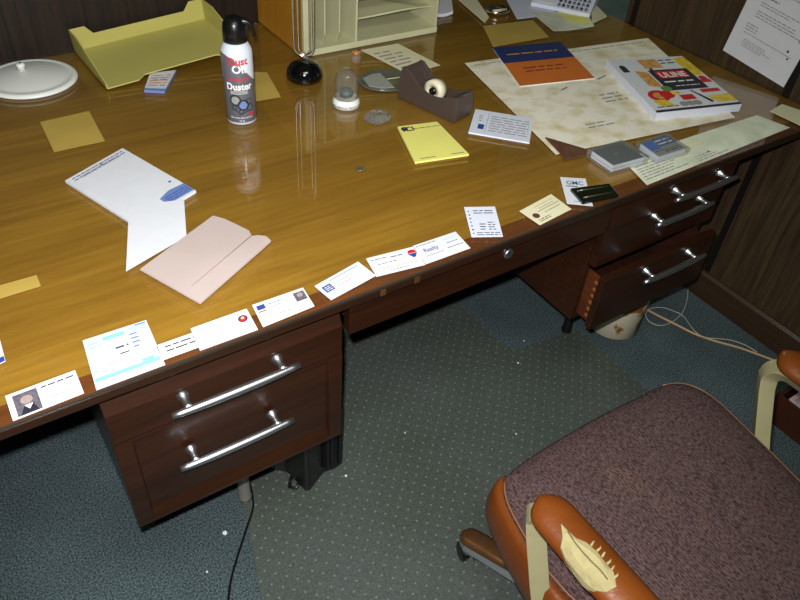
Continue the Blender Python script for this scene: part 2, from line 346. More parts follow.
def add_marks(mb, fn, asp, marks, mats):
    """marks in (u,v) with v down; fn maps u,v,lift -> world; asp = width/height"""
    def mi(mt):
        if mt not in mats: mats.append(mt)
        return mats.index(mt)
    lift = 0.00025
    for mk in marks:
        k = mk[0]; lift += 0.00003
        if k == 't':       # text, u, v(baseline), height(v units), mat, [bold], [width squeeze]
            _, t, u, v, h, mt = mk[:6]; bold = mk[6] if len(mk) > 6 else 0; sq = mk[7] if len(mk) > 7 else 1
            vs, fs, wd = text_mesh(t, bold)
            mb.add([fn(u + x * h / asp * sq, v - y * h, lift) for x, y, _ in vs], fs, mi(mt))
        elif k == 'b':
            _, u0, v0, u1, v1, mt = mk
            mb.add([fn(u0, v1, lift), fn(u1, v1, lift), fn(u1, v0, lift), fn(u0, v0, lift)], [(0, 1, 2, 3)], mi(mt))
        elif k == 'c':     # disc, radius in v units
            _, u, v, r, mt = mk; n = 16
            mb.add([fn(u + r / asp * math.cos(2 * math.pi * i / n), v - r * math.sin(2 * math.pi * i / n), lift) for i in range(n)], [tuple(range(n))], mi(mt))
        elif k == 'p':     # polygon
            _, pts, mt = mk; mb.add([fn(u, v, lift) for u, v in pts], [tuple(range(len(pts)))[::-1]], mi(mt))
        elif k == 'w':     # rows of small words
            _, u0, v0, u1, v1, rows, mt = mk[:7]; fill = mk[7] if len(mk) > 7 else .8
            rh = (v1 - v0) / rows
            for r in range(rows):
                u = u0; end = u0 + (u1 - u0) * random.uniform(fill * .7, 1) if fill < 1 else u1
                while u < end:
                    wl = random.uniform(.5, 1.6) * rh / asp * 1.6
                    a, b = u, min(u + wl, end)
                    mb.add([fn(a, v0 + (r + .68) * rh, lift), fn(b, v0 + (r + .68) * rh, lift), fn(b, v0 + (r + .32) * rh, lift), fn(a, v0 + (r + .32) * rh, lift)], [(0, 1, 2, 3)], mi(mt))
                    u = b + .35 * rh / asp

def flat(name, label, cat, quad, thick=0.0008, z=0.7601, base=PAPER, marks=(), group=None, side=None, curl=0.0, bevel=0, world=False):
    """a sheet, card or pad: quad = TL,TR,BR,BL photo pixels of its top face (reading order)"""
    zt = z + thick
    Q = [Vector(q) if world else at(q[0], q[1], zt) for q in quad]
    for q in Q: q.z = zt
    if not world and z < .9:
        for q in Q: q.y = max(q.y, .0015); q.x = min(q.x, 1.984)
    asp = ((Q[1] - Q[0]).length + (Q[2] - Q[3]).length) / ((Q[3] - Q[0]).length + (Q[2] - Q[1]).length)
    def hz(u, v): return curl * (4 * (u - .5) ** 2 * (.6 + .4 * v)) if curl else 0
    def fn(u, v, lift=0):
        p = (Q[0] * (1 - u) + Q[1] * u) * (1 - v) + (Q[3] * (1 - u) + Q[2] * u) * v
        return (p.x, p.y, zt + lift + hz(u, v))
    mb = MB(); mats = [base]
    if side: mats.append(side)
    if curl:
        n = 10
        mb.grid(lambda a, b: fn(a, b), n, n, 0); mb.grid(lambda a, b: (fn(a, b)[0], fn(a, b)[1], fn(a, b)[2] - thick), n, n, 0)
        for k in range(n):
            for (e0, e1) in (((k / n, 0), ((k + 1) / n, 0)), ((k / n, 1), ((k + 1) / n, 1)), ((0, k / n), (0, (k + 1) / n)), ((1, k / n), (1, (k + 1) / n))):
                a, b = fn(*e0), fn(*e1); mb.add([a, b, (b[0], b[1], b[2] - thick), (a[0], a[1], a[2] - thick)], [(0, 1, 2, 3)])
    else:
        t = [fn(0, 0), fn(0, 1), fn(1, 1), fn(1, 0)]
        mb.add(t, [(0, 1, 2, 3)]); mb.add([(p[0], p[1], z) for p in t], [(3, 2, 1, 0)], 0)
        for i in range(4):
            a, b = t[i], t[(i + 1) % 4]; mb.add([a, (a[0], a[1], z), (b[0], b[1], z), b], [(0, 1, 2, 3)], 1 if side else 0)
    add_marks(mb, fn, asp, marks, mats)
    mb.norecalc = True
    o = mb.build(name, mats); return tag(o, label, cat, group)

def sheet_poly(name, label, cat, pts, thick=0.0006, z=0.7601, base=PAPER, world=False):
    Q = [Vector((p[0], p[1], z)) if world else at(p[0], p[1], z + thick) for p in pts]
    P = [(q.x, q.y) for q in Q]; ar = sum(P[i][0] * P[(i + 1) % len(P)][1] - P[(i + 1) % len(P)][0] * P[i][1] for i in range(len(P)))
    if ar < 0: P = P[::-1]
    return tag(MB().prism(P, z, z + thick).build(name, base), label, cat)

# ------------------------------------------------------------------ the setting
WR = 1.99; DB = 1.27
struct(MB().box(-2.5, 5.5, -3, 5.5, -.05, 0).build('floor', CARPET))
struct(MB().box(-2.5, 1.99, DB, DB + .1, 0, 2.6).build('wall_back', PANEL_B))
struct(MB().box(-2.6, 5.6, 5.5, 5.6, 0, 2.6).build('wall_far_back', WALLP))
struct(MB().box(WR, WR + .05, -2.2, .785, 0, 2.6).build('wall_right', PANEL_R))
struct(MB().box(-2.6, -2.5, -3, DB + .1, 0, 2.6).build('wall_left', WALLP))
struct(MB().box(5.5, 5.6, -3, 5.5, 0, 2.6).build('wall_far_right', WALLP))
struct(MB().box(-2.6, 5.6, -3.1, -3, 0, 2.6).build('wall_front', WALLP))
struct(MB().box(-2.6, 5.6, -3.1, 5.6, 2.6, 2.7).build('ceiling', CEILM))
struct(MB().extr([(WR - .016, 0), (WR, 0), (WR, .1), (WR - .008, .1), (WR - .016, .09)], 1, -2.2, .785).build('baseboard_right', wood('baseboard_wood', rgb(42, 29, 17), rgb(62, 44, 27), 1, .45, .1)))
struct(MB().box(-2.5, 1.985, DB - .012, DB, 0, .1).build('baseboard_back', W_DRK))

# chair mat on the carpet
def rounded(pts, rad, n=6):
    out = []; N_ = len(pts)
    for i in range(N_):
        p0, p, p1 = Vector(pts[i - 1]), Vector(pts[i]), Vector(pts[(i + 1) % N_])
        r = rad[i] if isinstance(rad, (list, tuple)) else rad
        a = (p0 - p).normalized(); b = (p1 - p).normalized(); A = p + a * r; B = p + b * r
        for k in range(n + 1):
            t = k / n; q = A * (1 - t) ** 2 + p * 2 * t * (1 - t) + B * t * t; out.append((q.x, q.y))
    return out
mp = rounded([(.16, -.16), (.16, -1.5), (1.46, -1.5), (1.47, .235), (1.20, .255), (1.20, .72), (.25, .72), (.25, .16)], [.06, .08, .08, .03, .06, .05, .05, .05])
tag(MB().prism(mp, 0.0003, .003).build('chair_mat', VINYL, bevel=.001), 'translucent grey-green vinyl chair mat with pale studs, on the carpet under desk and chair', 'floor mat')

# ------------------------------------------------------------------ the desk
T = .76
desk = thing('office_desk', 'large wooden executive desk with glass covered top, two drawer pedestals and chrome handles', 'desk', (.78, .63, 0))
DX0, DX1, DY1 = -.42, 1.985, 1.262
MB().box(DX0, DX1, 0.0, DY1, .737, .7535).build('desktop', [W_TOP], desk, bevel=.002)
MB().box(DX0, DX1, -.0035, .0, .7365, .7535).build('edge_band', [W_EDGE], desk, bevel=.0012)
MB().box(DX0, DX1, .0001, DY1, .754, T).build('glass_top', [GLASS], desk)
MB().box(DX0, DX1, -.0032, .0, .7545, T - .0003).build('glass_edge', [GLASSEDGE], desk, bevel=.001)
MB().box(DX0, DX1, .0002, .046, .7536, .7539).build('border_veneer', [W_BORDER], desk)
for k, (px, py) in enumerate(((382, 290), (416, 278))):
    d = R3.transposed() @ Vector(((px - 400) / FPX, (py - 300) / FPX, 1.0)); t = (0 - CAM.y) / d.y; p = CAM + d * t
    MB().box(p.x - .006, p.x + .006, -.006, -.0035, .738, .7525).build('edge_clip', BRASSY, desk, bevel=.001)

def pedestal(x0, x1, z0, z1, y0=.042, y1=.98):
    t = .018
    mb = MB()
    mb.box(x0, x0 + t, y0, y1, z0, z1).box(x1 - t, x1, y0, y1, z0, z1).box(x0 + t, x1 - t, y0, y1, z0, z0 + t).box(x0 + t, x1 - t, y1 - t, y1, z0 + t, z1)
    mb.box(x0 + t, x1 - t, y0 + .02, y1 - t, z1 - .015, z1)
    return mb.build('pedestal', W_MAH, desk, bevel=.0015)
pedestal(.0, .442, .34, .7365, .045); pedestal(1.155, 1.61, .34, .7365, .045)

def handle(par, xc, yf, z, L=.23, post=.088, drop=.012, out=.034, s=1.0):
    h = MB()
    pts = []; rr = []
    n = 14
    for i in range(n + 1):
        t = i / n * 2 - 1
        pts.append((xc + t * L / 2, yf - out - .002 * (1 - t * t), z - drop * .3)); rr.append((.0054 + .0026 * (1 - abs(t) ** 3)) * s)
    h.tube(pts, rr, 12)
    for sx in (-1, 1):
        x = xc + sx * post
        prof = [(0.011, 0), (.011, .003), (.009, .007), (.0062, .016), (.007, .026), (.008, out - .002)]
        q = []; r = []
        for rad, dd in prof: q.append((x, yf - dd, z - drop * .3 * dd / out)); r.append(rad * s)
        h.tube(q, r, 12)
    o = h.build('handle', CHROME, par)
    return o

def drawer_front(name, x0, x1, z0, z1, yf, bevel_top=.03, panel=False, m=W_MAH, bottom_lip=False):
    yb = yf + .022
    mb = MB()
    if panel:
        fr = .03; dpt = .007; c = .004
        xs = [x0, x0 + fr, x1 - fr, x1]; zs = [z0, z0 + .010, z1 - .012, z1]
        # outer frame faces, then bevelled recess
        yI = [yf] * 4; O = [(x0, z0), (x1, z0), (x1, z1), (x0, z1)]; I = [(xs[1], zs[1]), (xs[2], zs[1]), (xs[2], zs[2]), (xs[1], zs[2])]
        J = [(xs[1] + c, zs[1] + .028), (xs[2] - c, zs[1] + .028), (xs[2] - c, zs[2] - c), (xs[1] + c, zs[2] - c)]
        yO = [yf] * 4
        v = [(p[0], yO[i], p[1]) for i, p in enumerate(O)] + [(p[0], yI[i], p[1]) for i, p in enumerate(I)] + [(p[0], yf + dpt + .004, p[1]) for p in J] + [(p[0], yb, p[1]) for p in O]
        f = []
        for i in range(4):
            j = (i + 1) % 4; f += [(i, j, 4 + j, 4 + i), (4 + i, 4 + j, 8 + j, 8 + i), (12 + i, 12 + j, j, i)]
        f += [(8, 9, 10, 11), (15, 14, 13, 12)]
        mb.add(v, f)
    else:
        mb.extr([(yb, z0), (yb, z1), (yf + .014, z1), (yf, z1 - bevel_top), (yf, z0)], 0, x0, x1)
    return mb.build(name, m, desk, bevel=.0012)

d1 = drawer_front('drawer', -.003, .438, .605, .705, .018); handle(d1, .212, .018, .661, .236, .088)
d2 = drawer_front('drawer', -.003, .442, .342, .6015, .022, panel=True); handle(d2, .203, .026, .506, .226, .082)
# centre drawer with lock
cdw = drawer_front('drawer', .452, 1.148, .648, .7345, .015, bevel_top=.004)
MB().box(.462, 1.138, .037, .6, .66, .73).build('drawer_box', W_DRK, cdw)
lk = MB(); lk.tube([(.836, .0149, .704), (.836, .010, .704), (.836, .009, .704)], [.0115, .0115, .009], 20); lk.box(.8352, .8368, .0082, .0092, .701, .711, 1)
lk.build('lock', [CHROME, BLACKP], cdw)
# right hand pedestal: two closed drawers, the lowest standing open
r1 = drawer_front('drawer', 1.158, 1.606, .652, .7345, .012, bevel_top=.004); handle(r1, 1.445, .012, .708, .235, .085)
r2 = drawer_front('drawer', 1.158, 1.606, .532, .647, .022, bevel_top=.004); handle(r2, 1.412, .022, .637, .215, .086)
yo = -.015
r3 = MB(); r3.extr([(yo + .02, .347), (yo + .02, .514), (yo, .514), (yo, .347)], 0, 1.166, 1.598); r3 = r3.build('drawer', W_MAH, desk, bevel=.0015)
handle(r3, 1.400, yo, .492, .24, .083)
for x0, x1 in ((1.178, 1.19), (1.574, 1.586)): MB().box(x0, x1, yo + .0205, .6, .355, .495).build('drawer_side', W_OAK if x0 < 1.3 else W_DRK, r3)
bx = MB(); bx.box(1.19, 1.574, yo + .0205, .6, .355, .363).box(1.19, 1.574, .59, .6, .363, .49); bx.build('drawer_bottom', W_DRK, r3)
ENDG = mat('pale_end_grain', rgb(140, 80, 34), .6)
for k in range(6):
    z = .365 + k * .022
    x0, x1 = (1.1762, 1.178)
    MB().add([(x0, yo + .021, z), (x0, yo + .021, z + .013), (x0, yo + .036, z + .010), (x0, yo + .036, z + .003), (x1, yo + .021, z), (x1, yo + .021, z + .013), (x1, yo + .036, z + .010), (x1, yo + .036, z + .003)],
           [(0, 1, 2, 3), (7, 6, 5, 4), (0, 4, 5, 1), (1, 5, 6, 2), (2, 6, 7, 3), (3, 7, 4, 0)]).build('dovetail_joint', ENDG, r3)
MB().tube([(1.1535, .16, .60), (1.155, .16, .60)], .007, 14).build('screw_cap', GREYMETAL, desk)
# rails, modesty panel and legs
MB().box(.442, 1.155, .99, 1.008, .34, .737).build('modesty_panel', W_DRK, desk)
MB().box(.442, 1.155, .06, .075, .70, .737).build('rail', W_DRK, desk)
for x, y in ((.266, .198), (.263, .86), (1.432, .245), (1.432, .86)):
    lg = MB(); z0_ = .0035 if (x < 1 and y < .5) else 0; lg.lathe([(.017, z0_), (.017, .012), (.015, .014), (.015, .33), (.02, .332), (.02, .3402)], x, y, 0, 20); lg.build('leg', GREYMETAL if x < 1 else BLACKP, desk)

# ------------------------------------------------------------------ papers and cards on the desk
Z = .7601
NV = lambda k: None
# calendar pad and papers at the right
cal = flat('desk_calendar_pad', 'large stained cream desk calendar pad lying flat near the right end of the desk', 'desk pad', [(465, 63), (648, 38), (735, 117), (556, 154)], .0015, Z, CALEND,
     marks=[('w', .03, .03, .95, .055, 1, FAINT, 1), ('w', .45, .55, .62, .66, 3, FAINT), ('w', .25, .8, .42, .86, 2, FAINT), ('w', .62, .7, .75, .8, 3, FAINT), ('p', [(.3, .45), (.34, .43), (.345, .436), (.305, .456)], INK), ('p', [(.52, .4), (.58, .37), (.585, .376), (.525, .406)], INK)])
flat('loose_paper', 'greenish white worn paper along the front right edge of the desk beside the calendar pad', 'paper', [(622, 159), (757, 115), (790, 127.5), (647, 185)], .0006, Z + .0001, CARDG,
     marks=[('w', .02, .35, .3, .9, 6, FAINT, .9), ('w', .35, .7, .6, .95, 3, FAINT, .5), ('c', .45, .72, .03, INKD), ('p', [(.3, .2), (.45, .1), (.5, .35), (.36, .5)], CREAMC)])
flat('note_card', 'tan blank card at the far right end of the desktop against the panelling', 'card', [(782, 104), (806, 112), (812, 131), (770, 111)], .0008, Z, CREAMC)
bk = flat('two_tone_booklet', 'thin booklet with navy blue top band and orange lower cover on the calendar pad', 'booklet', [(493, 48), (560, 42), (595, 78), (520, 86)], .003, Z + .0016, ORANGE,
     marks=[('p', [(-.005, -.01), (1.005, -.01), (1.005, .43), (-.005, .43)], BLUEC), ('w', .12, .18, .85, .25, 1, TANI, 1), ('w', .2, .55, .75, .72, 2, mat('maroon_print', rgb(130, 60, 40), .6), 1)], side=WHITEP)
cat_q = [(607, 60), (682, 56), (742, 104), (657, 113)]
flat('product_catalog', 'thick white catalogue with black and red title block and colourful product pictures', 'catalog', cat_q, .022, Z + .0016, PAPER, side=PAPER2,
     marks=[('b', .40, .1, .44, .3, INKD), ('b', .06, .17, .14, .27, INKD), ('c', .1, .16, .03, INKD),
            ('b', .36, .04, .6, .22, TANI), ('w', .62, .04, .8, .16, 2, INKD, 1), ('p', [(.82, .05), (1, .02), (1, .4), (.85, .42)], YELLOWI),
            ('p', [(.2, .25), (.34, .3), (.34, .6), (.2, .55)], TANI), ('b', .36, .26, .86, .66, INKD), ('b', .42, .29, .8, .43, RED), ('t', 'ULINE', .445, .415, .14, WHITEI, .02, .72), ('w', .42, .47, .8, .53, 1, WHITEI, 1), ('w', .5, .57, .8, .6, 1, WHITEI, 1),
            ('b', .86, .5, .98, .56, RED), ('c', .92, .47, .04, RED), ('c', .2, .73, .1, RED), ('c', .2, .73, .055, TANI), ('c', .3, .72, .07, RED), ('p', [(.08, .8), (.22, .8), (.28, .92), (.1, .9)], YELLOWI),
            ('c', .36, .62, .05, GREENI), ('b', .42, .75, .58, .84, RED), ('b', .36, .68, .46, .73, YELLOWI), ('c', .38, .9, .04, GREYLT), ('c', .46, .9, .04, GREYLT), ('c', .54, .9, .04, GREYLT),
            ('p', [(.6, .68), (.62, .68), (.74, .9), (.7, .92)], INKD), ('b', .72, .68, .95, .74, RED), ('p', [(.72, .8), (1, .8), (1, .93), (.78, .93)], YELLOWI), ('b', 0, .965, 1, 1, INKD), ('w', .06, .9, .3, .94, 1, INK, 1)])

# front row of business cards (left to right)
ROW = 'business cards lined up along the front edge of the desk'
def bc(label, quad, marks, base=PAPER, z=Z, name='business_card'):
    return flat(name, label, 'card', quad, .0008, z, base, marks, group=ROW)
bc('business card cut off by the left picture edge, with a blue corner block', [(-22, 352), (0, 340), (5.5, 361), (-16, 372)], [('b', .6, .75, .98, .98, INKB)], name='business_card')
bc('white business card with a grey portrait photo of a dark haired person, leftmost whole card', [(5, 396), (75, 370), (84, 393), (13, 421)],
   [('b', .08, .12, .42, .95, PHOTO), ('c', .25, .42, .16, SKIN), ('p', [(.12, .95), (.2, .62), (.32, .62), (.38, .95)], INKD), ('p', [(.2, .62), (.32, .62), (.26, .8)], WHITEI), ('w', .48, .12, .95, .26, 1, INKD, 1), ('w', .5, .45, .85, .52, 1, TANI, 1), ('w', .5, .65, .75, .71, 1, INK, 1)])
bc('large square white card with pale cyan print, beside the portrait card', [(82.5, 340.5), (146, 320), (166, 366), (97, 391.5)],
   [('b', .28, .07, .62, .15, CYAN), ('w', .05, .1, .24, .24, 2, CYAN, 1), ('w', .7, .04, .98, .16, 2, CYAN, 1), ('b', .8, .02, .98, .05, LIGHTB), ('w', .42, .32, .62, .42, 1, INK, 1), ('w', .46, .47, .6, .54, 1, INK, 1), ('w', .26, .6, .74, .65, 1, CYAN, 1), ('w', .68, .15, .8, .5, 4, LIGHTB, 1), ('b', .02, .8, .97, .88, CYAN), ('b', .72, .74, .9, .86, CYAN)], name='appointment_card')
bc('narrow white card with only two rows of small print, beside the cyan card', [(156, 345.5), (200, 330), (203, 345.5), (163, 360)],
   [('w', .15, .18, .98, .4, 1, INKD, 1), ('w', .15, .46, .98, .68, 1, INKD, 1)])
bc('white business card with a small round red and dark crest at upper right', [(190.5, 328.5), (246.5, 308.5), (258, 329.5), (200, 350.5)],
   [('w', .06, .12, .5, .2, 1, LIGHTB, 1), ('w', .1, .32, .42, .37, 1, INK, 1), ('c', .86, .36, .15, INKD), ('c', .86, .36, .11, RED), ('c', .86, .33, .05, WHITEI), ('w', .08, .62, .25, .68, 1, INK, 1), ('w', .05, .8, .2, .86, 1, LIGHTB, 1)], z=Z + .0009)
bc('white business card with blue square emblem and tiny portrait photo at upper right', [(252, 305), (303, 287.5), (314.5, 306), (263, 327)],
   [('b', .05, .12, .2, .32, INKB), ('w', .05, .34, .2, .46, 1, RED, 1), ('w', .27, .16, .55, .24, 1, INK, 1), ('w', .3, .32, .48, .38, 1, INK, 1), ('b', .76, .12, .97, .55, PHOTO), ('c', .87, .28, .1, SKIN), ('w', .3, .7, .6, .76, 1, INK, 1)])
bc('tilted white business card with blue patterned square logo at lower left', [(314.5, 286), (358, 261.5), (376, 275.5), (331, 300)],
   [('b', .06, .25, .24, .62, INKB), ('w', .09, .3, .22, .58, 3, WHITEI, 1), ('b', .28, .13, .92, .165, LIGHTB), ('w', .35, .35, .7, .41, 1, INK, 1), ('w', .3, .52, .62, .58, 1, INK, 1), ('w', .3, .8, .6, .85, 1, INK, 1)])
bc('white business card with a red and blue split balloon emblem at upper right', [(366, 258.5), (413.5, 246.5), (425.5, 264.5), (376.5, 276.5)],
   [('w', .05, .14, .4, .24, 1, INK, 1), ('w', .45, .18, .7, .3, 1, INKB, 1), ('w', .15, .42, .55, .5, 1, INK, 1), ('p', [(.8, .3), (.83, .16), (.9, .12), (.97, .16), (.99, .3)], RED), ('p', [(.8, .32), (.99, .32), (.93, .5), (.88, .54)], INKB), ('w', .2, .68, .9, .76, 1, TANI, 1), ('w', .3, .84, .7, .9, 1, INK, 1)])
bc('white business card with teal italic name and contact lines, right of the balloon emblem card', [(412.5, 246), (455.5, 231.5), (470.5, 248), (426, 264)],
   [('w', .04, .07, .5, .15, 1, INK, 1), ('t', 'Realty', .13, .5, .28, INKB, .01, .8), ('w', .62, .16, .9, .24, 1, CYAN, 1), ('w', .66, .36, .9, .44, 1, INKB, 1), ('w', .12, .66, .5, .72, 1, INK, 1), ('w', .6, .6, .95, .68, 1, INKB, 1), ('w', .1, .84, .35, .9, 1, CYAN, 1)])
bc('upright lilac-white card with faint handwritten figures, alone above the drawer lock', [(464, 207), (495, 206.5), (503, 236.5), (471.5, 237)],
   [('w', .25, .1, .9, .26, 2, INK, 1), ('w', .08, .1, .14, .95, 7, INK), ('w', .35, .55, .55, .8, 3, INK, 1), ('w', .62, .5, .85, .8, 4, INK, 1), ('w', .2, .84, .95, .97, 2, INK, 1)], base=PAPER2)
bc('cream business card with dark red stamp drawing, right of the drawer lock', [(519.5, 211), (551, 194), (571.5, 209), (540, 225)],
   [('c', .17, .55, .14, mat('maroon_ink', rgb(96, 50, 48), .7)), ('w', .1, .75, .45, .92, 2, INKD, 1), ('w', .35, .15, .9, .22, 1, TANI, 1), ('b', .3, .42, .95, .44, INK), ('w', .42, .55, .9, .62, 1, INK, 1), ('w', .4, .3, .85, .35, 1, INK, 1)], base=CREAMC)
bc('white card printed GMC in blue, half covered by a dark plastic case', [(560, 177), (585.5, 178.5), (593, 206), (567, 203.5)],
   [('t', 'GMC', .18, .27, .2, INKB, .012, .8), ('b', .15, .32, .6, .35, INKD), ('w', .45, .62, .62, .8, 2, INKB, 1), ('w', .3, .86, .9, .92, 1, LIGHTB, 1)])

# loose papers on the left half
flat('notepad', 'white decorative notepad with blue drawings along its top and bottom edges', 'notepad', [(65, 180.5), (122.5, 148), (196, 190.5), (137, 226)], .006, Z, PAPER,
     marks=[('w', .08, .02, .95, .09, 2, INKB, 1), ('w', .2, .03, .85, .10, 3, FAINT, 1), ('c', .55, .06, .015, GREENI), ('b', .88, .72, .92, .74, INKB), ('p', [(.55, .97), (.55, .86), (.75, .82), (1, .84), (1, .98)], LIGHTB), ('w', .6, .87, .98, .96, 3, INKB, 1), ('w', .3, .93, .5, .98, 2, INK, 1)])
flat('folded_paper', 'plain white folded paper slip lying over the corner of the decorative notepad', 'paper', [(129, 207), (184, 199), (186.5, 236), (126, 271)], .0012, Z + .0068, PAPER, curl=.0)
bag = sheet_poly('paper_bag', 'crumpled pinkish kraft paper bag lying flat over the white slip', 'paper bag', [(140, 269), (213, 215.5), (224, 218.5), (238, 225), (249, 230.5), (252, 236.5), (258, 235), (266, 236), (271, 240.5), (262, 248.5), (200, 303)], .0035, Z + .0082, PINKP)
fp = [at(*q_, Z + .0125) for q_ in [(251, 236), (258, 235), (266, 236), (271, 240.5), (262, 248.5), (200, 303), (185, 293), (192, 286)]]
MB().prism([(q_.x, q_.y) for q_ in fp][::-1], Z + .0118, Z + .0125).build('folded_flap', PINKP, bag)
MB().tube([at(251, 236, Z + .0127), at(192, 286, Z + .0127)], .0007, 6).build('crease', mat('paper_fold_line', rgb(130, 112, 106), .8), bag)
# yellow pad, white pad
flat('sticky_note_pad', 'yellow notepad with dark logo at its top left, before the tape dispenser', 'notepad', [(397.5, 126.5), (437, 121.5), (469, 154), (415, 162)], .005, Z, YELP,
     marks=[('c', .13, .1, .06, INK), ('t', 'ICI', .07, .17, .17, INKD, .03), ('w', .32, .1, .98, .15, 1, INK, 1), ('b', .12, .93, .4, .945, INK), ('b', .7, .93, .95, .945, INK)])
flat('index_card_pad', 'small white lined pad with dot columns, right of the brown tape dispenser', 'notepad', [(475.5, 109), (533.5, 118.5), (529.5, 142.5), (468.5, 132)], .004, Z, PAPER2,
     marks=[('w', .3, .15, .95, .85, 7, FAINT, 1), ('b', .12, .6, .22, .8, INKB), ('w', .1, .2, .16, .5, 3, FAINT, 1), ('b', .25, .1, .255, .9, INK)])
# thin pale yellow patches laid flat on the desk glass
TP = 'pale yellow patches on the desktop'
flat('yellow_patch', 'pale yellow square patch on the desktop in front of the cream letter tray', 'tape', [(40, 122), (89, 111), (105, 141), (54, 152)], .0003, Z, YELF, group=TP)
flat('yellow_patch', 'narrow pale yellow strip on the desktop at the left picture edge', 'tape', [(-10, 288), (36.5, 275), (41, 286), (-8, 301)], .0003, Z, YELF, group=TP)
flat('yellow_patch', 'curved pale yellow patch on the desktop right behind the spray can', 'tape', [(240, 71), (267, 72.5), (281, 97), (246, 103)], .0003, Z, YELF, group=TP)
flat('yellow_patch', 'wide pale yellow patch on the desktop behind the navy and orange booklet', 'tape', [(483, 26), (533, 20), (549, 37), (493, 47)], .0003, Z, YELF, group=TP)

# worn leather scrap and clear boxes
sheet_poly('leather_scrap', 'four-cornered worn brown leather scrap at the corner of the calendar pad', 'scrap', [(545.5, 137), (587, 149), (585, 155), (566, 158.5)], .004, Z + .0016, SUEDE)
def card_box(name, label, top, h, marks, inner, fill=.6):
    z0 = Z + .0016; c = [at(p[0], p[1], z0 + h) for p in top]
    cx = sum(q.x for q in c) / 4; cy = sum(q.y for q in c) / 4
    t = thing(name, label, 'plastic case', (cx, cy, z0))
    P = [(q.x, q.y) for q in (c[0], c[3], c[2], c[1])]
    MB().prism(P, z0, z0 + h).build('case_shell', CLEARP, t, bevel=.002)
    s = [(cx + (p[0] - cx) * .84, cy + (p[1] - cy) * .84) for p in P]
    mb = MB(); mats = [PAPER2, inner]
    mb.prism(s, z0 + .001, z0 + h * fill); Q = [Vector((p[0], p[1], z0 + h * fill)) for p in (s[0], s[3], s[2], s[1])]
    fn = lambda u, v, l=0: tuple(((Q[0] * (1 - u) + Q[1] * u) * (1 - v) + (Q[3] * (1 - u) + Q[2] * u) * v) + Vector((0, 0, l)))
    add_marks(mb, fn, 1.3, [('b', .0, .0, 1, 1, inner)] + marks, mats); mb.build('card_stack', mats, t)
    lid = [(cx + (p[0] - cx) * 1.02, cy + (p[1] - cy) * 1.02) for p in P]
    MB().prism(lid, z0 + h * .45, z0 + h).build('lid', CLEARP, t, bevel=.002)
    return t
card_box('card_case', 'clear plastic case of dark grey cards, left of the blue labelled case', [(588, 149), (622, 139.5), (650, 156), (613, 166)], .022, [('b', .4, .45, .5, .5, GREYLT)], DARKGREY, .8)
card_box('card_case', 'clear plastic case with a blue and white printed label', [(637, 142.5), (667, 133), (691, 148), (658, 158)], .018, [('p', [(.0, .0), (.36, .0), (.36, .62), (.0, .62)], mat('bright_blue_print', rgb(40, 110, 205), .5)), ('b', .38, .0, 1, .5, mat('mid_blue_print', rgb(60, 90, 160), .5)), ('w', .42, .05, .95, .45, 2, WHITEI, 1), ('w', .05, .66, .95, .78, 1, INKB, 1), ('w', .35, .75, .95, .92, 1, INKD, 1)], GREYLT, .9)
dc = thing('pen_case', 'flat smoked black plastic case lying across the blue lettered card', 'case', tuple(at(594, 192, Z)))
q = [at(*p, Z + .009) for p in [(570.5, 188), (609.5, 183), (619, 194.5), (583, 202)]]
pz = [(v.x, v.y) for v in (q[0], q[3], q[2], q[1])]
MB().prism(pz, Z + .001, Z + .009).build('case_body', DARKCLEAR, dc, bevel=.002)
ctr = (sum(p[0] for p in pz) / 4, sum(p[1] for p in pz) / 4)
for k in (-.25, .25):
    a = Vector((pz[0][0], pz[0][1])); b = Vector((pz[1][0], pz[1][1])); c_ = Vector((pz[2][0], pz[2][1])); d_ = Vector((pz[3][0], pz[3][1]))
    t0 = .5 + k; p0 = a.lerp(b, t0); p1 = d_.lerp(c_, t0); p0, p1 = p0.lerp(p1, .08), p0.lerp(p1, .92)
    MB().tube([(p0.x, p0.y, Z + .0092), (p1.x, p1.y, Z + .0092)], .0022, 8).build('ridge', mat('olive_smoked_plastic', rgb(48, 50, 30), .2), dc)

# ------------------------------------------------------------------ desk objects
# round white lid at the far left
lc = at(31, 80); t = thing('round_lid', 'round white dish lid with a small centre knob, far left on the desk', 'lid', (lc.x, lc.y, Z))
RL = .110
MB().lathe([(RL, 0), (RL + .003, .002), (RL + .002, .006), (RL - .004, .010), (RL - .010, .010), (RL - .013, .0085), (RL * .8, .0115), (RL * .45, .018), (.012, .022), (0.0001, .022)], lc.x, lc.y, Z, 64).build('lid_disc', WHITEP, t)
kb = MB(); kb.lathe([(.009, .0195), (.009, .030), (.011, .033), (.010, .038), (.005, .0395), (0.0001, .0395)], lc.x - .012, lc.y + .02, Z, 24); kb.lathe([(.003, .0392), (.003, .0405), (.0001, .0408)], lc.x - .012, lc.y + .02, Z, 10, mi=1); kb.build('knob', [WHITEP, INKD], t)

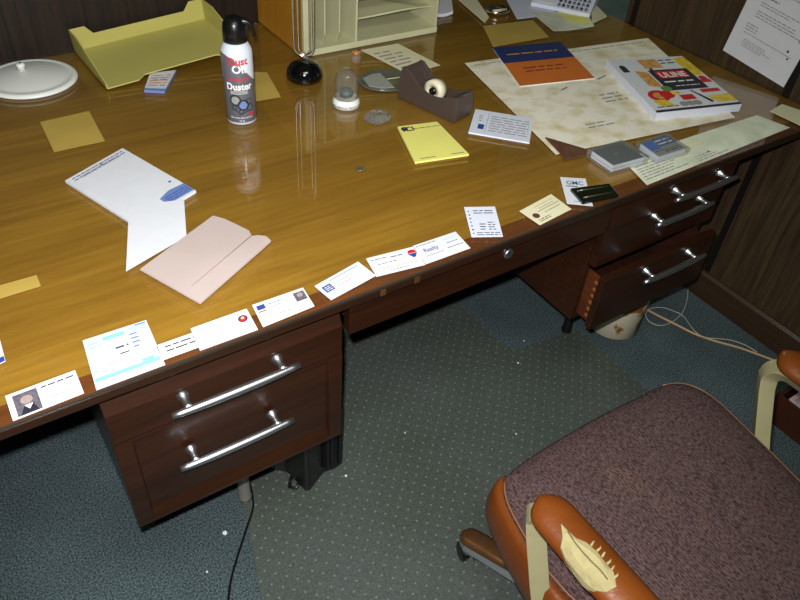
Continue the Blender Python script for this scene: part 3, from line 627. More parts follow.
# letter tray
t = thing('letter_tray', 'olive cream plastic letter tray standing crooked against the back wall', 'letter tray', (.49, 1.12, Z))
def tray():
    # local frame: u along width, v depth, n up
    o = Vector((.305, .978, Z + .004)); u = Vector((.99, .035, .072)).normalized(); n0 = Vector((0, 0, 1)); v = (n0.cross(u)).normalized(); n = u.cross(v).normalized()
    Wd, Dp, Ht, th = .385, .262, .062, .0035
    P = lambda a, b, c: o + u * a + v * b + n * c
    mb = MB()
    def slab(pts, off):      # pts polygon in local coordinates, thickened along off
        a = [P(*p) for p in pts]; f = Vector(off); w_ = u * f.x + v * f.y + n * f.z; b = [p + w_ for p in a]; k = len(a)
        mb.add(a + b, [list(range(k))[::-1], list(range(k, 2 * k))] + [(i, (i + 1) % k, k + (i + 1) % k, k + i) for i in range(k)])
    # floor with a low middle dip at the open front
    slab([(0, 0, 0), (Wd * .22, 0, 0), (Wd * .28, .022, 0), (Wd * .80, .022, 0), (Wd * .86, 0, 0), (Wd, 0, 0), (Wd, Dp, 0), (0, Dp, 0)], (0, 0, th))
    # sides
    slab([(0, 0, 0), (0, Dp, 0), (0, Dp, Ht), (0, Dp * .72, Ht), (0, .02, .020), (0, 0, .014)], (th, 0, 0))
    slab([(Wd - th, 0, 0), (Wd - th, Dp, 0), (Wd - th, Dp, Ht), (Wd - th, Dp * .72, Ht), (Wd - th, .02, .020), (Wd - th, 0, .014)], (th, 0, 0))
    # back with lower centre
    slab([(0, Dp - th, 0), (Wd, Dp - th, 0), (Wd, Dp - th, Ht), (Wd * .89, Dp - th, Ht), (Wd * .84, Dp - th, Ht * .62), (Wd * .16, Dp - th, Ht * .62), (Wd * .11, Dp - th, Ht), (0, Dp - th, Ht)], (0, th, 0))
    return mb
tray().build('tray_shell', TRAYM, t, bevel=.001)

# small printed packet under the tray
flat('matchbook_packet', 'small blue and white printed packet poking out from under the letter tray', 'packet', [(150, 73), (176, 70), (164.5, 91), (144, 90)], .007, Z, PAPER,
     marks=[('w', .1, .15, .9, .8, 5, TANI, 1), ('b', .0, .9, 1, 1, LIGHTB), ('w', .2, .3, .8, .5, 2, LIGHTB, 1)], side=LIGHTB)

# duster can
cx, cy = .546, .700; CR = .0365
can = thing('spray_duster_can', 'grey and white air duster spray can with black trigger cap', 'spray can', (cx, cy, Z))
lab = bpy.data.materials.new('duster_label'); lab.use_nodes = True
def canlabel():
    nt = lab.node_tree; N = nt.nodes.new; L = nt.links.new; b = nt.nodes['Principled BSDF']; b.inputs['Roughness'].default_value = .25; b.inputs['Coat Weight'].default_value = .5
    tc = N('ShaderNodeTexCoord'); sp = N('ShaderNodeSeparateXYZ'); L(tc.outputs['Object'], sp.inputs[0])
    d = Vector((CAM.x - cx, CAM.y - cy, 0)).normalized(); r = Vector((-d.y, d.x, 0))
    dt = N('ShaderNodeVectorMath'); dt.operation = 'DOT_PRODUCT'; dt.inputs[1].default_value = r; L(tc.outputs['Object'], dt.inputs[0])
    # boundary height falls from left to right, curved
    a = N('ShaderNodeMath'); a.operation = 'ADD'; a.inputs[1].default_value = .04; L(dt.outputs['Value'], a.inputs[0])
    pw = N('ShaderNodeMath'); pw.operation = 'POWER'; pw.inputs[1].default_value = 1.9; L(a.outputs[0], pw.inputs[0])
    ml = N('ShaderNodeMath'); ml.operation = 'MULTIPLY_ADD'; ml.inputs[1].default_value = -9.5; ml.inputs[2].default_value = .174; L(pw.outputs[0], ml.inputs[0])
    lt = N('ShaderNodeMath'); lt.operation = 'LESS_THAN'; L(sp.outputs[2], lt.inputs[0]); L(ml.outputs[0], lt.inputs[1])
    mx = N('ShaderNodeMix'); mx.data_type = 'RGBA'; L(lt.outputs[0], mx.inputs[0]); mx.inputs[6].default_value = rgb(214, 222, 232); mx.inputs[7].default_value = rgb(96, 98, 108)
    lt2 = N('ShaderNodeMath'); lt2.operation = 'LESS_THAN'; lt2.inputs[1].default_value = .007; L(sp.outputs[2], lt2.inputs[0])
    m2 = N('ShaderNodeMix'); m2.data_type = 'RGBA'; L(lt2.outputs[0], m2.inputs[0]); L(mx.outputs[2], m2.inputs[6]); m2.inputs[7].default_value = rgb(200, 204, 210)
    L(m2.outputs[2], b.inputs['Base Color'])
canlabel()
mb = MB(); mb.lathe([(CR - .002, 0), (CR, .003), (CR, .168), (CR - .002, .178), (CR - .009, .190), (.020, .196)], cx, cy, Z, 48, mi=0)
ang0 = math.atan2(CAM.y - cy, CAM.x - cx)
def wrap(u, v, l=0):   # u -1..1 metres around, v height metres
    a = ang0 + u / CR; r = CR + .0002 + l; return (cx + r * math.cos(a), cy + r * math.sin(a), Z + v)
mats = [lab, INKD, RED, WHITEI, LIGHTB, GREYLT]
def cantext(t_, u, v, h, mi, bold=.02, sq=1):
    vs, fs, wd = text_mesh(t_, bold); mb.add([wrap(u + (x - wd / 2) * h * sq, v + y * h) for x, y, _ in vs], fs, mi)
cantext('Dust', 0.001, .150, .024, 2, .03); cantext('Off', .004, .131, .026, 3, .03); cantext('Off', .004, .131, .026, 3, .01)
cantext('COMPRESSED', -.0, .112, .0095, 2, .02, 1); cantext('Duster', .0, .090, .023, 3, .03, .95)
for k in range(3): mb.add([wrap(-.022 + i * .0022, .086 - k * .003 + (0 if e else .0008), 0) for e in (0, 1) for i in range(20)], [(i, i + 1, 20 + i + 1, 20 + i) for i in range(19)], 3)
def ring(u, v, r, w_, mi, n=20):
    vs = [wrap(u + (r - (w_ if e else 0)) * math.cos(2 * math.pi * i / n), v + (r - (w_ if e else 0)) * math.sin(2 * math.pi * i / n), .0001) for e in (0, 1) for i in range(n)]
    mb.add(vs, [(i, (i + 1) % n, n + (i + 1) % n, n + i) for i in range(n)], mi)
ring(-.012, .064, .014, .003, 1); ring(-.012, .064, .0095, .0095, 5); ring(.006, .052, .014, .0035, 1); ring(.006, .052, .0095, .0095, 4); ring(.020, .060, .008, .002, 1); ring(.022, .044, .009, .002, 1); ring(.0, .034, .007, .002, 1); ring(-.016, .045, .007, .002, 1)
ring(.024, .028, .005, .005, 2)
for (a, b) in (((-.026, .05), (-.004, .03)), ((-.004, .03), (.02, .036)), ((-.02, .07), (-.028, .052))):
    u0, v0 = a; u1, v1 = b; mb.add([wrap(u0 + (u1 - u0) * i / 6, v0 + (v1 - v0) * i / 6 + e * .002, .0001) for e in (0, 1) for i in range(7)], [(i, i + 1, 8 + i, 7 + i) for i in range(6)], 1)
for k, (u, tx) in enumerate(((.0, 'Removes dust and lint'), (.0, '10 oz'))): cantext(tx, u, .018 - k * .008, .006, 3, 0)
mb.build('can_body', mats, can)
mb = MB(); mb.lathe([(.024, .192), (.0275, .194), (.0275, .218), (.025, .234), (.018, .246), (.008, .2495), (.0001, .2498)], cx, cy, Z, 36)
r_ = Vector((rx[0], rx[1], 0)).normalized()
mb.build('cap', BLACKP, can)
pt = Vector((cx, cy, Z)); mb = MB()
mb.tube([pt + Vector((0, 0, .236)) + r_ * .005, pt + Vector((0, 0, .238)) + r_ * .024, pt + Vector((0, 0, .234)) + r_ * .036, pt + Vector((0, 0, .222)) + r_ * .042, pt + Vector((0, 0, .206)) + r_ * .0425], [.011, .009, .006, .0045, .003], 10)
mb.build('trigger', BLACKP, can)

# wire letter holder on black dome
dx_, dy_ = .79, .838
t = thing('wire_note_holder', 'chrome wire note holder on a glossy black dome base, left of the desk organizer', 'note holder', (dx_, dy_, Z))
MB().lathe([(.047, 0), (.0495, .004), (.0495, .012), (.046, .026), (.037, .039), (.024, .047), (.010, .0505), (.0001, .051)], dx_, dy_, Z, 48).build('base', BLACKG, t)
MB().lathe([(.004, .050), (.004, .062), (.0001, .063)], dx_, dy_, Z, 16).build('post', CHROMEB, t)
ex = Vector((rx[0], rx[1], 0)).normalized()
for k, (wd, off, hh) in enumerate(((.052, -.002, .30), (.030, .004, .28))):
    ctr_ = Vector((dx_, dy_, Z + .062)) + Vector((-ex.y, ex.x, 0)) * off * 1.5; pts = []
    for i in range(9): pts.append(ctr_ + ex * (-wd / 2) + Vector((0, 0, hh - i * (hh - wd / 2) / 8)))
    for i in range(1, 12): a = math.pi + math.pi * i / 12; pts.append(ctr_ + ex * (wd / 2 * math.cos(a)) + Vector((0, 0, wd / 2 + wd / 2 * math.sin(a))))
    for i in range(9): pts.append(ctr_ + ex * (wd / 2) + Vector((0, 0, wd / 2 + i * (hh - wd / 2) / 8)))
    for i in range(1, 12): a = math.pi * i / 12; pts.append(ctr_ + ex * (wd / 2 * math.cos(a)) + Vector((0, 0, hh + wd / 2 * math.sin(a))))
    MB().tube(pts, .0026, 10, closed=True).build('wire_loop', CHROMEB, t)

# desk organizer
ox0, ox1, oy0, oy1 = .850, 1.317, .955, 1.258; oz = Z
t = thing('desk_organizer', 'cream desk organizer with upright slots, letter shelves and an orange wooden left side', 'desk organizer', ((ox0 + ox1) / 2, (oy0 + oy1) / 2, oz))
OH = .30
MB().box(ox0 + .004, ox1, oy0, oy1, oz, oz + .018).build('base', CREAMP, t, bevel=.002)
MB().box(ox0, ox0 + .006, oy0 + .012, oy1, oz, oz + OH).build('side_panel', W_SIDE, t)
MB().box(ox0, ox0 + .026, oy0, oy0 + .012, oz + .018, oz + OH).build('front_post', CREAMP, t, bevel=.001)
MB().box(ox1 - .006, ox1, oy0 + .006, oy1, oz + .018, oz + OH).build('side_panel', CREAMP, t)
MB().box(ox0 + .006, ox1 - .006, oy1 - .005, oy1, oz + .018, oz + OH).build('back_panel', CREAMP, t)
MB().box(ox0 + .006, ox1 - .006, oy0 + .012, oy1 - .005, oz + OH - .006, oz + OH).build('top_panel', CREAMP, t)
xs = [.876 + .0, .924, .972, 1.021]
for i, x in enumerate(xs):
    wth = .004 if i < 3 else .007
    dd = .0 if i == 3 else .012
    MB().extr([(oy0 + dd + (.0 if i == 3 else .02), oz + .018), (oy1 - .005, oz + .018), (oy1 - .005, oz + OH - .006), (oy0 + dd, oz + OH - .006), (oy0 + dd, oz + .05)], 0, x - wth / 2, x + wth / 2).build('divider', CREAMP, t)
for i, z in enumerate((.072, .128, .184, .240)):
    pr = []; n = 16
    mb = MB(); L0, L1 = 1.0245, ox1 - .006
    def front(s_): return oy0 + .018 + .020 * (0.5 + .5 * math.cos(2 * math.pi * (s_ - .15)))
    top = [(L0 + (L1 - L0) * k / n, front(k / n)) for k in range(n + 1)]
    zz = [oz + z - .006 * math.cos(2 * math.pi * (k / n - .15)) for k in range(n + 1)]
    pts = top + [(L1, oy1 - .005), (L0, oy1 - .005)]; zl = zz + [oz + z, oz + z]
    mb.prism(pts, zl, [a + .005 for a in zl]); mb.build('shelf', CREAMP, t)
flat('yellow_folder', 'yellow paper lying on a shelf of the desk organizer', 'paper', [(1.035, 1.22, 0), (1.30, 1.22, 0), (1.30, .985, 0), (1.035, .985, 0)], .002, oz + .144, YELP, world=True)
# glass jar like dome dispenser
jx, jy = .812, .652
t = thing('dome_clip_dispenser', 'small clear plastic domed clip dispenser with a white ring base', 'dispenser', (jx, jy, Z))
mb = MB(); mb.lathe([(.0335, 0), (.035, .002), (.035, .012), (.0325, .016), (.031, .022)], jx, jy, Z, 40)
ra = math.atan2(CAM.y - jy, CAM.x - jx)
mats = [WHITEP, INKD]
tv, tf, tw = text_mesh('MARK-MAKING PRODUCTS', .01)
mb.add([(jx + .0356 * math.cos(ra + (x - tw / 2) * .0075 / .037), jy + .0356 * math.sin(ra + (x - tw / 2) * .0075 / .037), Z + .0035 + y * .009) for x, y, _ in tv], tf, 1)
mb.build('base_ring', mats, t)
MB().lathe([(.031, .022), (.0305, .05), (.0295, .066), (.025, .082), (.015, .093), (.0001, .097)], jx, jy, Z, 40).build('dome', clear_mat('milky_clear_plastic', (.9, .9, .86, 1), milk=.05, rough=.03), t)
MB().lathe([(.016, .026), (.018, .034), (.014, .042), (.0001, .043)], jx, jy, Z, 20).build('magnet', DARKGREY, t)
# small pinkish jar behind
p = at(356, 62); t = thing('tiny_glass_vial', 'tiny amber-pink glass vial in front of the organizer base', 'vial', (p.x, p.y, Z))
AMB = clear_mat('amber_glass', (.93, .72, .5, 1), milk=.12)
MB().lathe([(.012, 0), (.0145, .002), (.0145, .016), (.010, .021), (.010, .024)], p.x, p.y, Z, 24).build('body', AMB, t)
MB().lathe([(.0115, .024), (.0125, .026), (.0125, .033), (.0001, .034)], p.x, p.y, Z, 24).build('stopper', mat('amber_plastic', rgb(176, 120, 70), .3), t)
# sheet behind
flat('handwritten_note_sheet', 'cream paper sheet with faint handwriting between organizer and tape dispenser', 'paper', [(361, 50), (398, 43.5), (440, 65), (408, 74)], .0008, Z, CREAMC, marks=[('w', .1, .15, .85, .85, 6, FAINT, .8)])
# oval grey dish
p0 = at(361, 84); p1 = at(408, 78); ctr_ = (p0 + p1) / 2; ax = (p1 - p0); ln = ax.length / 2; an = math.atan2(ax.y, ax.x)
ctr_ = at(386, 82)
t = thing('oval_pen_dish', 'shallow grey oval dish with a pale stripe, between clear dome and tape dispenser', 'dish', (ctr_.x, ctr_.y, Z))
rotz = an
MB().lathe([(.9, 0), (1, .003), (1.0, .008), (.96, .009), (.9, .006), (.5, .0045), (.0001, .004)], ctr_.x, ctr_.y, Z, 48, sx=.078, sy=.066, rot=rotz).build('dish_body', GREYSM, t)
e1 = Vector((math.cos(rotz), math.sin(rotz), 0)); e2 = Vector((-e1.y, e1.x, 0))
pl = [ctr_ + e1 * a + e2 * b for a, b in ((-.060, -.022), (-.028, -.046), (.003, -.05), (.0, .044), (-.026, .042), (-.058, .025))]
MB().prism([(q.x, q.y) for q in pl], Z + .0055, Z + .0072).build('paper_insert', GREYLT, t)
MB().tube([ctr_ + e1 * .002 + Vector((0, 0, .008)), ctr_ + e1 * .052 + Vector((0, 0, .009))], .0012, 8).build('stick', CREAMP, t)
# crystal
p = at(378, 120.5); mb = MB(); random.seed(3)
pr = [(.018, 0), (.032, .005), (.0355, .011), (.028, .018), (.015, .024), (.0001, .025)]
mb.lathe(pr, p.x, p.y, Z, 11, smooth=False, sx=1.05, sy=.95); mb.v = [(a + random.uniform(-.0025, .0025), b + random.uniform(-.0025, .0025), max(Z, c + (random.uniform(-.0025, .0025) if c > Z + .001 else 0))) for a, b, c in mb.v]; tri = [(q_, m_, s_) for q_, m_, s_ in zip(mb.f, mb.m, mb.sm)]; mb.f = []; mb.m = []; mb.sm = []
for q_, m_, s_ in tri:
    for i_ in range(1, len(q_) - 1): mb.f.append([q_[0], q_[i_], q_[i_ + 1]]); mb.m.append(m_); mb.sm.append(False)
tag(mb.build('crystal_paperweight', CRYSTAL), 'small clear faceted crystal in front of the clear dome dispenser', 'paperweight')
# coin
p = at(360.5, 169); mb = MB(); mb.lathe([(.0105, 0), (.011, .0005), (.011, .002), (.0095, .0024), (.0085, .0019), (.0001, .0019)], p.x, p.y, Z, 28)
tag(mb.build('coin', mat('tarnished_silver', rgb(138, 132, 104), .4, .7, var=.2, scale=200)), 'single tarnished coin lying alone in the middle of the desktop', 'coin')

# tape dispenser
A = Vector((.990, .640, 0)); B = Vector((1.038, .452, 0)); ax = (B - A); Ld = ax.length; ux = ax.normalized(); uy = Vector((-ux.y, ux.x, 0))
t = thing('tape_dispenser', 'brown plastic desktop tape dispenser holding a cream tape roll', 'tape dispenser', ((A.x + B.x) / 2, (A.y + B.y) / 2, Z))
def TD(a, b, c): return A + ux * a + uy * b + Vector((0, 0, Z + c))
prof = [(0.004, 0), (Ld - .010, 0), (Ld, .004), (Ld + .003, .035), (Ld - .002, .064), (Ld - .007, .066), (Ld - .024, .062), (Ld - .045, .052), (Ld - .07, .046), (.095, .047), (.07, .056), (.045, .076), (.026, .088), (.016, .090), (.008, .082), (.0, .04), (.0, .01)]
hw = .034; n = len(prof)
mb = MB(); th = .006
# two cheeks joined by a solid body below the roll well
well = [(0.004, 0), (Ld - .012, 0), (Ld, .004), (Ld + .003, .035), (Ld - .002, .064), (Ld - .007, .066), (Ld - .024, .060), (Ld - .034, .030), (Ld - .08, .014), (.09, .014), (.06, .026), (.05, .05), (.036, .068), (.026, .082), (.016, .088), (.008, .080), (.0, .04), (.0, .01)]
for s0, s1, pf in ((-hw, -hw + th, prof), (hw - th, hw, prof), (-hw + th, hw - th, well)):
    k = len(pf); a = [TD(p_[0], s0, p_[1]) for p_ in pf]; b = [TD(p_[0], s1, p_[1]) for p_ in pf]
    mb.add(a + b, [list(range(k))[::-1], list(range(k, 2 * k))] + [(i, (i + 1) % k, k + (i + 1) % k, k + i) for i in range(k)])
mb.build('body', BROWNP, t, bevel=.0018)
def disc(mbx, ca, cc, r0, r1, b0, b1, mi=0, seg=32):
    v = []
    for r, b in ((r0, b0), (r1, b0), (r1, b1), (r0, b1)):
        for k in range(seg): a = 2 * math.pi * k / seg; v.append(TD(ca + r * math.cos(a), b, cc + r * math.sin(a)))
    f = []
    for q_ in range(4):
        for k in range(seg): f.append((q_ * seg + k, q_ * seg + (k + 1) % seg, ((q_ + 1) % 4) * seg + (k + 1) % seg, ((q_ + 1) % 4) * seg + k))
    mbx.add(v, f, mi, True)
rc, rz = .098, .045
mb = MB(); disc(mb, rc, rz, .013, .028, -.013, .013); rl = mb.build('tape_roll', TAPE, t)
mb = MB(); disc(mb, rc, rz, .001, .0095, -.0155, .0155); mb.build('hub', BLACKP, t)
MB().add([TD(Ld - .008, -.012, .0668), TD(Ld - .008, .012, .0668), TD(Ld + .002, .012, .069), TD(Ld + .002, -.012, .069), TD(Ld - .008, -.012, .066), TD(Ld - .008, .012, .066), TD(Ld + .002, .012, .068), TD(Ld + .002, -.012, .068)],
         [(0, 1, 2, 3), (7, 6, 5, 4), (0, 4, 5, 1), (1, 5, 6, 2), (2, 6, 7, 3), (3, 7, 4, 0)]).build('cutter_blade', CHROME, t)

# things at the far back
flat('envelope_stack', 'white crumpled envelopes beside the organizer at the top edge of the picture', 'paper', [(438, -8), (450, -12), (453, 12), (437, 15)], .01, Z, PAPER, curl=.004)
flat('long_paper_strip', 'long pale paper strip lying left of the chrome oval dish', 'paper', [(455, -4), (472, -8), (489, 17), (485, 22)], .003, Z, CREAMC)
p = at(497, 13); t = thing('chrome_oval_dish', 'small chrome oval dish between loose papers at the back of the desk', 'dish', (p.x, p.y, Z))
MB().lathe([(.7, 0), (.95, .006), (1, .014), (.97, .0145), (.9, .008), (.5, .004), (.0001, .0035)], p.x, p.y, Z, 40, sx=.042, sy=.036, rot=-.3).build('dish_body', CHROMEB, t)
MB().tube([(p.x - .028, p.y - .01, Z + .0125), (p.x + .028, p.y - .012, Z + .0125)], .005, 10).build('cream_stick', CREAMP, t)
flat('form_sheet', 'large pale grey form sheet under the adding machine at the back of the desk', 'paper', [(505, -3), (548, -8), (556, 14), (517, 19)], .001, Z, PAPER2)
flat('form_sheet', 'cream form sheet with curled front edge in front of the adding machine', 'paper', [(531, 13), (585, 11), (594, 27), (553, 32)], .0012, Z + .0012, CARDG, marks=[('p', [(.45, .1), (.95, .05), (.98, .8), (.6, .75)], YELP)], curl=.004)
# adding machine
a0 = at(530, 7); a1 = at(589, 19); axx = (a1 - a0); axx.z = 0; la = axx.length; ux2 = axx.normalized(); uy2 = Vector((-ux2.y, ux2.x, 0))
if uy2.y < 0: uy2 = -uy2
cc = a0 + ux2 * la / 2 + uy2 * .06
t = thing('adding_machine', 'pale grey adding machine with rows of tiny keys at the back of the desk', 'calculator', (cc.x, cc.y, Z))
def AM(a, b, c): q_ = a0 + ux2 * a + uy2 * b; return (q_.x, q_.y, Z + c)
Da = .2
mb = MB(); pf = [(0, .0025), (Da, .0025), (Da, .055), (Da * .55, .05), (0.0, .016)]
mb.add([AM(0, *p_) for p_ in pf] + [AM(la, *p_) for p_ in pf], [(4, 3, 2, 1, 0), (5, 6, 7, 8, 9)] + [(i, (i + 1) % 5, 5 + (i + 1) % 5, 5 + i) for i in range(5)])
mb.build('housing', PAPER2, t, bevel=.003)
for i in range(7):
    for j in range(4):
        a = la * (.46 + .075 * i); b = .012 + j * .022; c = .0165 + b * .034 / (Da * .55)
        mb = MB(); mb.add([AM(a - .0055, b - .006, c), AM(a + .0055, b - .006, c), AM(a + .0055, b + .006, c + .002), AM(a - .0055, b + .006, c + .002), AM(a - .004, b - .004, c + .005), AM(a + .004, b - .004, c + .005), AM(a + .004, b + .004, c + .007), AM(a - .004, b + .004, c + .007)],
               [(3, 2, 1, 0), (4, 5, 6, 7), (0, 1, 5, 4), (1, 2, 6, 5), (2, 3, 7, 6), (3, 0, 4, 7)])
        mb.build('key', BLACKP if (i + j) % 2 else DARKGREY, t)
mb = MB(); mb.add([AM(.02, .012, .0215), AM(la * .38, .012, .0215), AM(la * .38, .10, .05), AM(.02, .10, .05), AM(.02, .012, .02), AM(la * .38, .012, .02), AM(la * .38, .10, .048), AM(.02, .10, .048)],
                  [(0, 1, 2, 3), (7, 6, 5, 4), (0, 4, 5, 1), (1, 5, 6, 2), (2, 6, 7, 3), (3, 7, 4, 0)]); mb.build('paper_roll_strip', PAPER, t)
flat('loose_envelope', 'small white envelope right of the adding machine at the back of the desk', 'paper', [(592, 3), (600, 6), (607, 16), (592, 23)], .003, Z, CREAMC)

# paper posted on the right panelling
def posted():
    X = WR - .0008; P0 = Vector((X, .394, .801)); P1 = Vector((X, .169, .776))   # lower left, lower right
    u = (P1 - P0); W_ = u.length; u.normalize(); v = Vector((0, u.z * 1, -u.y)).normalized()
    if v.z < 0: v = -v
    H_ = .30; TL = P0 + v * H_
    fn = lambda a, b, l=0: tuple(TL + u * (a * W_) - v * (b * H_) + Vector((-.0006 - l, 0, 0)))
    mb = MB(); f0 = [fn(0, 0), fn(0, 1), fn(1, 1), fn(1, 0)]; b0 = [(X + .0002, p_[1], p_[2]) for p_ in f0]
    mb.add(f0 + b0, [(0, 1, 2, 3), (7, 6, 5, 4)] + [(i, 4 + i, 4 + (i + 1) % 4, (i + 1) % 4) for i in range(4)])
    mats = [PAPER]; add_marks(mb, fn, W_ / H_, [('w', .25, .1, .9, .3, 7, FAINT, .9), ('w', .2, .36, .42, .39, 1, INK, 1), ('w', .2, .42, .85, .47, 2, FAINT, .9), ('w', .2, .50, .95, .58, 3, FAINT, .9), ('w', .88, .48, .94, .6, 3, FAINT, 1), ('w', .15, .64, .42, .72, 3, FAINT, .9), ('w', .15, .73, .9, .75, 1, FAINT, 1), ('c', .82, .70, .012, INKD), ('c', .86, .76, .01, INKD), ('w', .2, .79, .7, .87, 4, FAINT, .8)], mats)
    mb.norecalc = True; return tag(mb.build('posted_notice', mats), 'white typed notice sheet stuck on the right dark panelling above the catalogue', 'notice')
posted()

# ------------------------------------------------------------------ floor things
p = Vector((1.600, .196, 0))
t = thing('metal_pail', 'cream enamel pail with rust stains under the open lower right drawer', 'pail', tuple(p))
pm_ = bpy.data.materials.new('rusty_enamel'); pm_.use_nodes = True
def rusty():
    nt = pm_.node_tree; N = nt.nodes.new; L = nt.links.new; b = nt.nodes['Principled BSDF']; b.inputs['Roughness'].default_value = .5
    tc = N('ShaderNodeTexCoord'); n1 = N('ShaderNodeTexNoise'); n1.inputs['Scale'].default_value = 14; n1.inputs['Detail'].default_value = 5; L(tc.outputs['Object'], n1.inputs['Vector'])
    r1 = N('ShaderNodeValToRGB'); e = r1.color_ramp.elements; e[0].position = .53; e[0].color = rgb(214, 206, 176); e[1].position = .60; e[1].color = rgb(150, 92, 26); L(n1.outputs['Fac'], r1.inputs[0]); L(r1.outputs[0], b.inputs['Base Color'])
rusty()
MB().lathe([(.082, 0), (.088, .004), (.088, .16), (.095, .24), (.09, .24), (.083, .16), (.08, .008), (.0001, .008)], p.x, p.y, 0, 40).build('pail_body', pm_, t)
MB().tube([(p.x + .095 * math.cos(a), p.y + .095 * math.sin(a), .24) for a in [2 * math.pi * k / 40 for k in range(40)]], .003, 8, closed=True).build('rim', pm_, t)
# black case under left pedestal
t = thing('black_equipment_case', 'angular black plastic case on the chair mat under the left drawer pedestal', 'case', (.46, .27, .003))
P = [(.325, .26), (.36, .215), (.385, .20), (.402, .128), (.412, .124), (.47, .155), (.50, .15), (.528, .155), (.56, .40), (.42, .46)]
mb = MB(); mb.prism(P, [.05, .03, .02, .0125, .0125, .0125, .0125, .0125, .0125, .0125], .25); mb.build('case_body', BLACKP, t, bevel=.006)
MB().box(.41, .52, .20, .40, .0035, .014).build('foot', BLACKP, t)
mb = MB()
for k in range(4): mb.box(.474 + k * .012, .478 + k * .012, .146, .16, .03, .22)
mb.build('rib', BLACKP, t)
mb = MB(); mb.tube([(.41, .165, .02), (.385, .15, .012), (.375, .165, .009), (.385, .18, .010), (.40, .19, .02)], .005, 8); mb.build('cord_stub', BLACKP, t)

def smooth_path(pts, n=8):
    P = [Vector(p) for p in pts]; P = [P[0] * 2 - P[1]] + P + [P[-1] * 2 - P[-2]]; out = []
    for i in range(1, len(P) - 2):
        for k in range(n):
            t_ = k / n; a, b, c, d = P[i - 1:i + 3]
            out.append(.5 * ((2 * b) + (c - a) * t_ + (2 * a - 5 * b + 4 * c - d) * t_ ** 2 + (3 * b - a - 3 * c + d) * t_ ** 3))
    out.append(P[-2]); return out
pts = [(.275, .262, .335), (.287, .258, .15), (.296, .245, .02)] + [tuple(at(*q_, .007)) for q_ in [(253, 500), (252, 512), (246, 530), (238, 555), (231, 580), (228, 605), (226, 640)]]
tag(MB().tube(smooth_path(pts), .0028, 8).build('power_cord', BLACKP), 'black power cord trailing down the floor from the left drawer pedestal', 'cord')
pts = [tuple(at(*q_, .005)) for q_ in [(630, 299), (642, 306.5), (655, 314), (675, 324), (695, 334), (715, 341), (740, 348), (765, 357), (783, 364), (800, 372)]]
tag(MB().tube(smooth_path(pts), .0042, 8).build('extension_cord', CORDT), 'tan extension cord running along the carpet beside the right panelling', 'cord')
pts = [tuple(at(q_[0], q_[1], .0125 if 3 < i < 9 else .003)) for i, q_ in enumerate([(688, 288), (687, 300), (682, 313), (672, 322), (660, 325.5), (650, 322), (645.5, 315), (650, 309), (662, 307.5), (676, 312), (684, 317)])]
pts += [tuple(at(q_[0], q_[1], .0115)) for q_ in [(692, 328), (702, 336.5), (715, 338.5), (730, 340), (745, 345), (757, 352)]]
tag(MB().tube(smooth_path(pts, 6), .0014, 6).build('thin_cable', CORDW), 'thin white cable coiled in a loop beside the tan extension cord', 'cable')
# litter
SG = 'white paper scraps on the floor'
def scrap(px, py, r, z, label, el=1):
    p_ = at(px, py, z); n_ = 7; pt_ = [(p_.x + r * random.uniform(.6, 1.1) * math.cos(2 * math.pi * i / n_) * el, p_.y + r * random.uniform(.6, 1.1) * math.sin(2 * math.pi * i / n_)) for i in range(n_)]
    tag(MB().prism(pt_, z, z + .0015).build('paper_scrap', PAPER), label, 'paper scrap', SG)
scrap(225, 533, .007, .0005, 'larger white torn crumb on the carpet just left of the black cord')
scrap(207, 572, .003, .0005, 'tiny white crumb on the carpet left of the black cord near the bottom edge')
scrap(516, 434, .004, .0034, 'thin white sliver on the chair mat right of centre, in front of the chair', .4)
scrap(405, 433, .004, .0034, 'thin white sliver on the chair mat at the middle of the picture', .4)
scrap(518, 363, .004, .0034, 'pale brown speck on the chair mat below the drawer lock')
scrap(524, 341, .0025, .0034, 'small white speck at the notch edge of the chair mat')
scrap(346, 476, .004, .0034, 'pale speck cluster on the mat right of the black case')

# stack of magazines on a wooden crate at the right edge
t = thing('wooden_crate', 'low reddish wooden crate against the right panelling, at the right picture edge', 'crate', (1.83, -.52, 0))
mb = MB(); x0, x1, y0, y1, hh = 1.70, 1.96, -.74, -.33, .10
mb.box(x0, x1, y0, y0 + .012, .0, hh).box(x0, x1, y1 - .012, y1, .0, hh).box(x0, x0 + .012, y0 + .012, y1 - .012, 0, hh).box(x1 - .012, x1, y0 + .012, y1 - .012, 0, hh)
mb.build('crate_side', WOODBOX, t); MB().box(x0 + .012, x1 - .012, y0 + .012, y1 - .012, .002, .012).build('crate_bottom', WOODBOX, t)
mag = mat('marbled_cover', rgb(70, 110, 90), .4, col2=rgb(190, 150, 160), scale=14, stretch=(1, 3, 1), lo=.4, hi=.6)
tag(MB().box(1.72, 1.94, -.66, -.36, .0125, .1).build('magazine_stack', mag, bevel=.002), 'stack of magazines with a marbled pink and green cover inside the wooden crate', 'magazines')
tag(MB().prism([(1.71, -.45), (1.71, -.70), (1.93, -.70), (1.93, -.46)], .1005, .104).build('folded_newspaper', PAPER), 'white folded paper on top of the magazines at the right picture edge', 'paper')

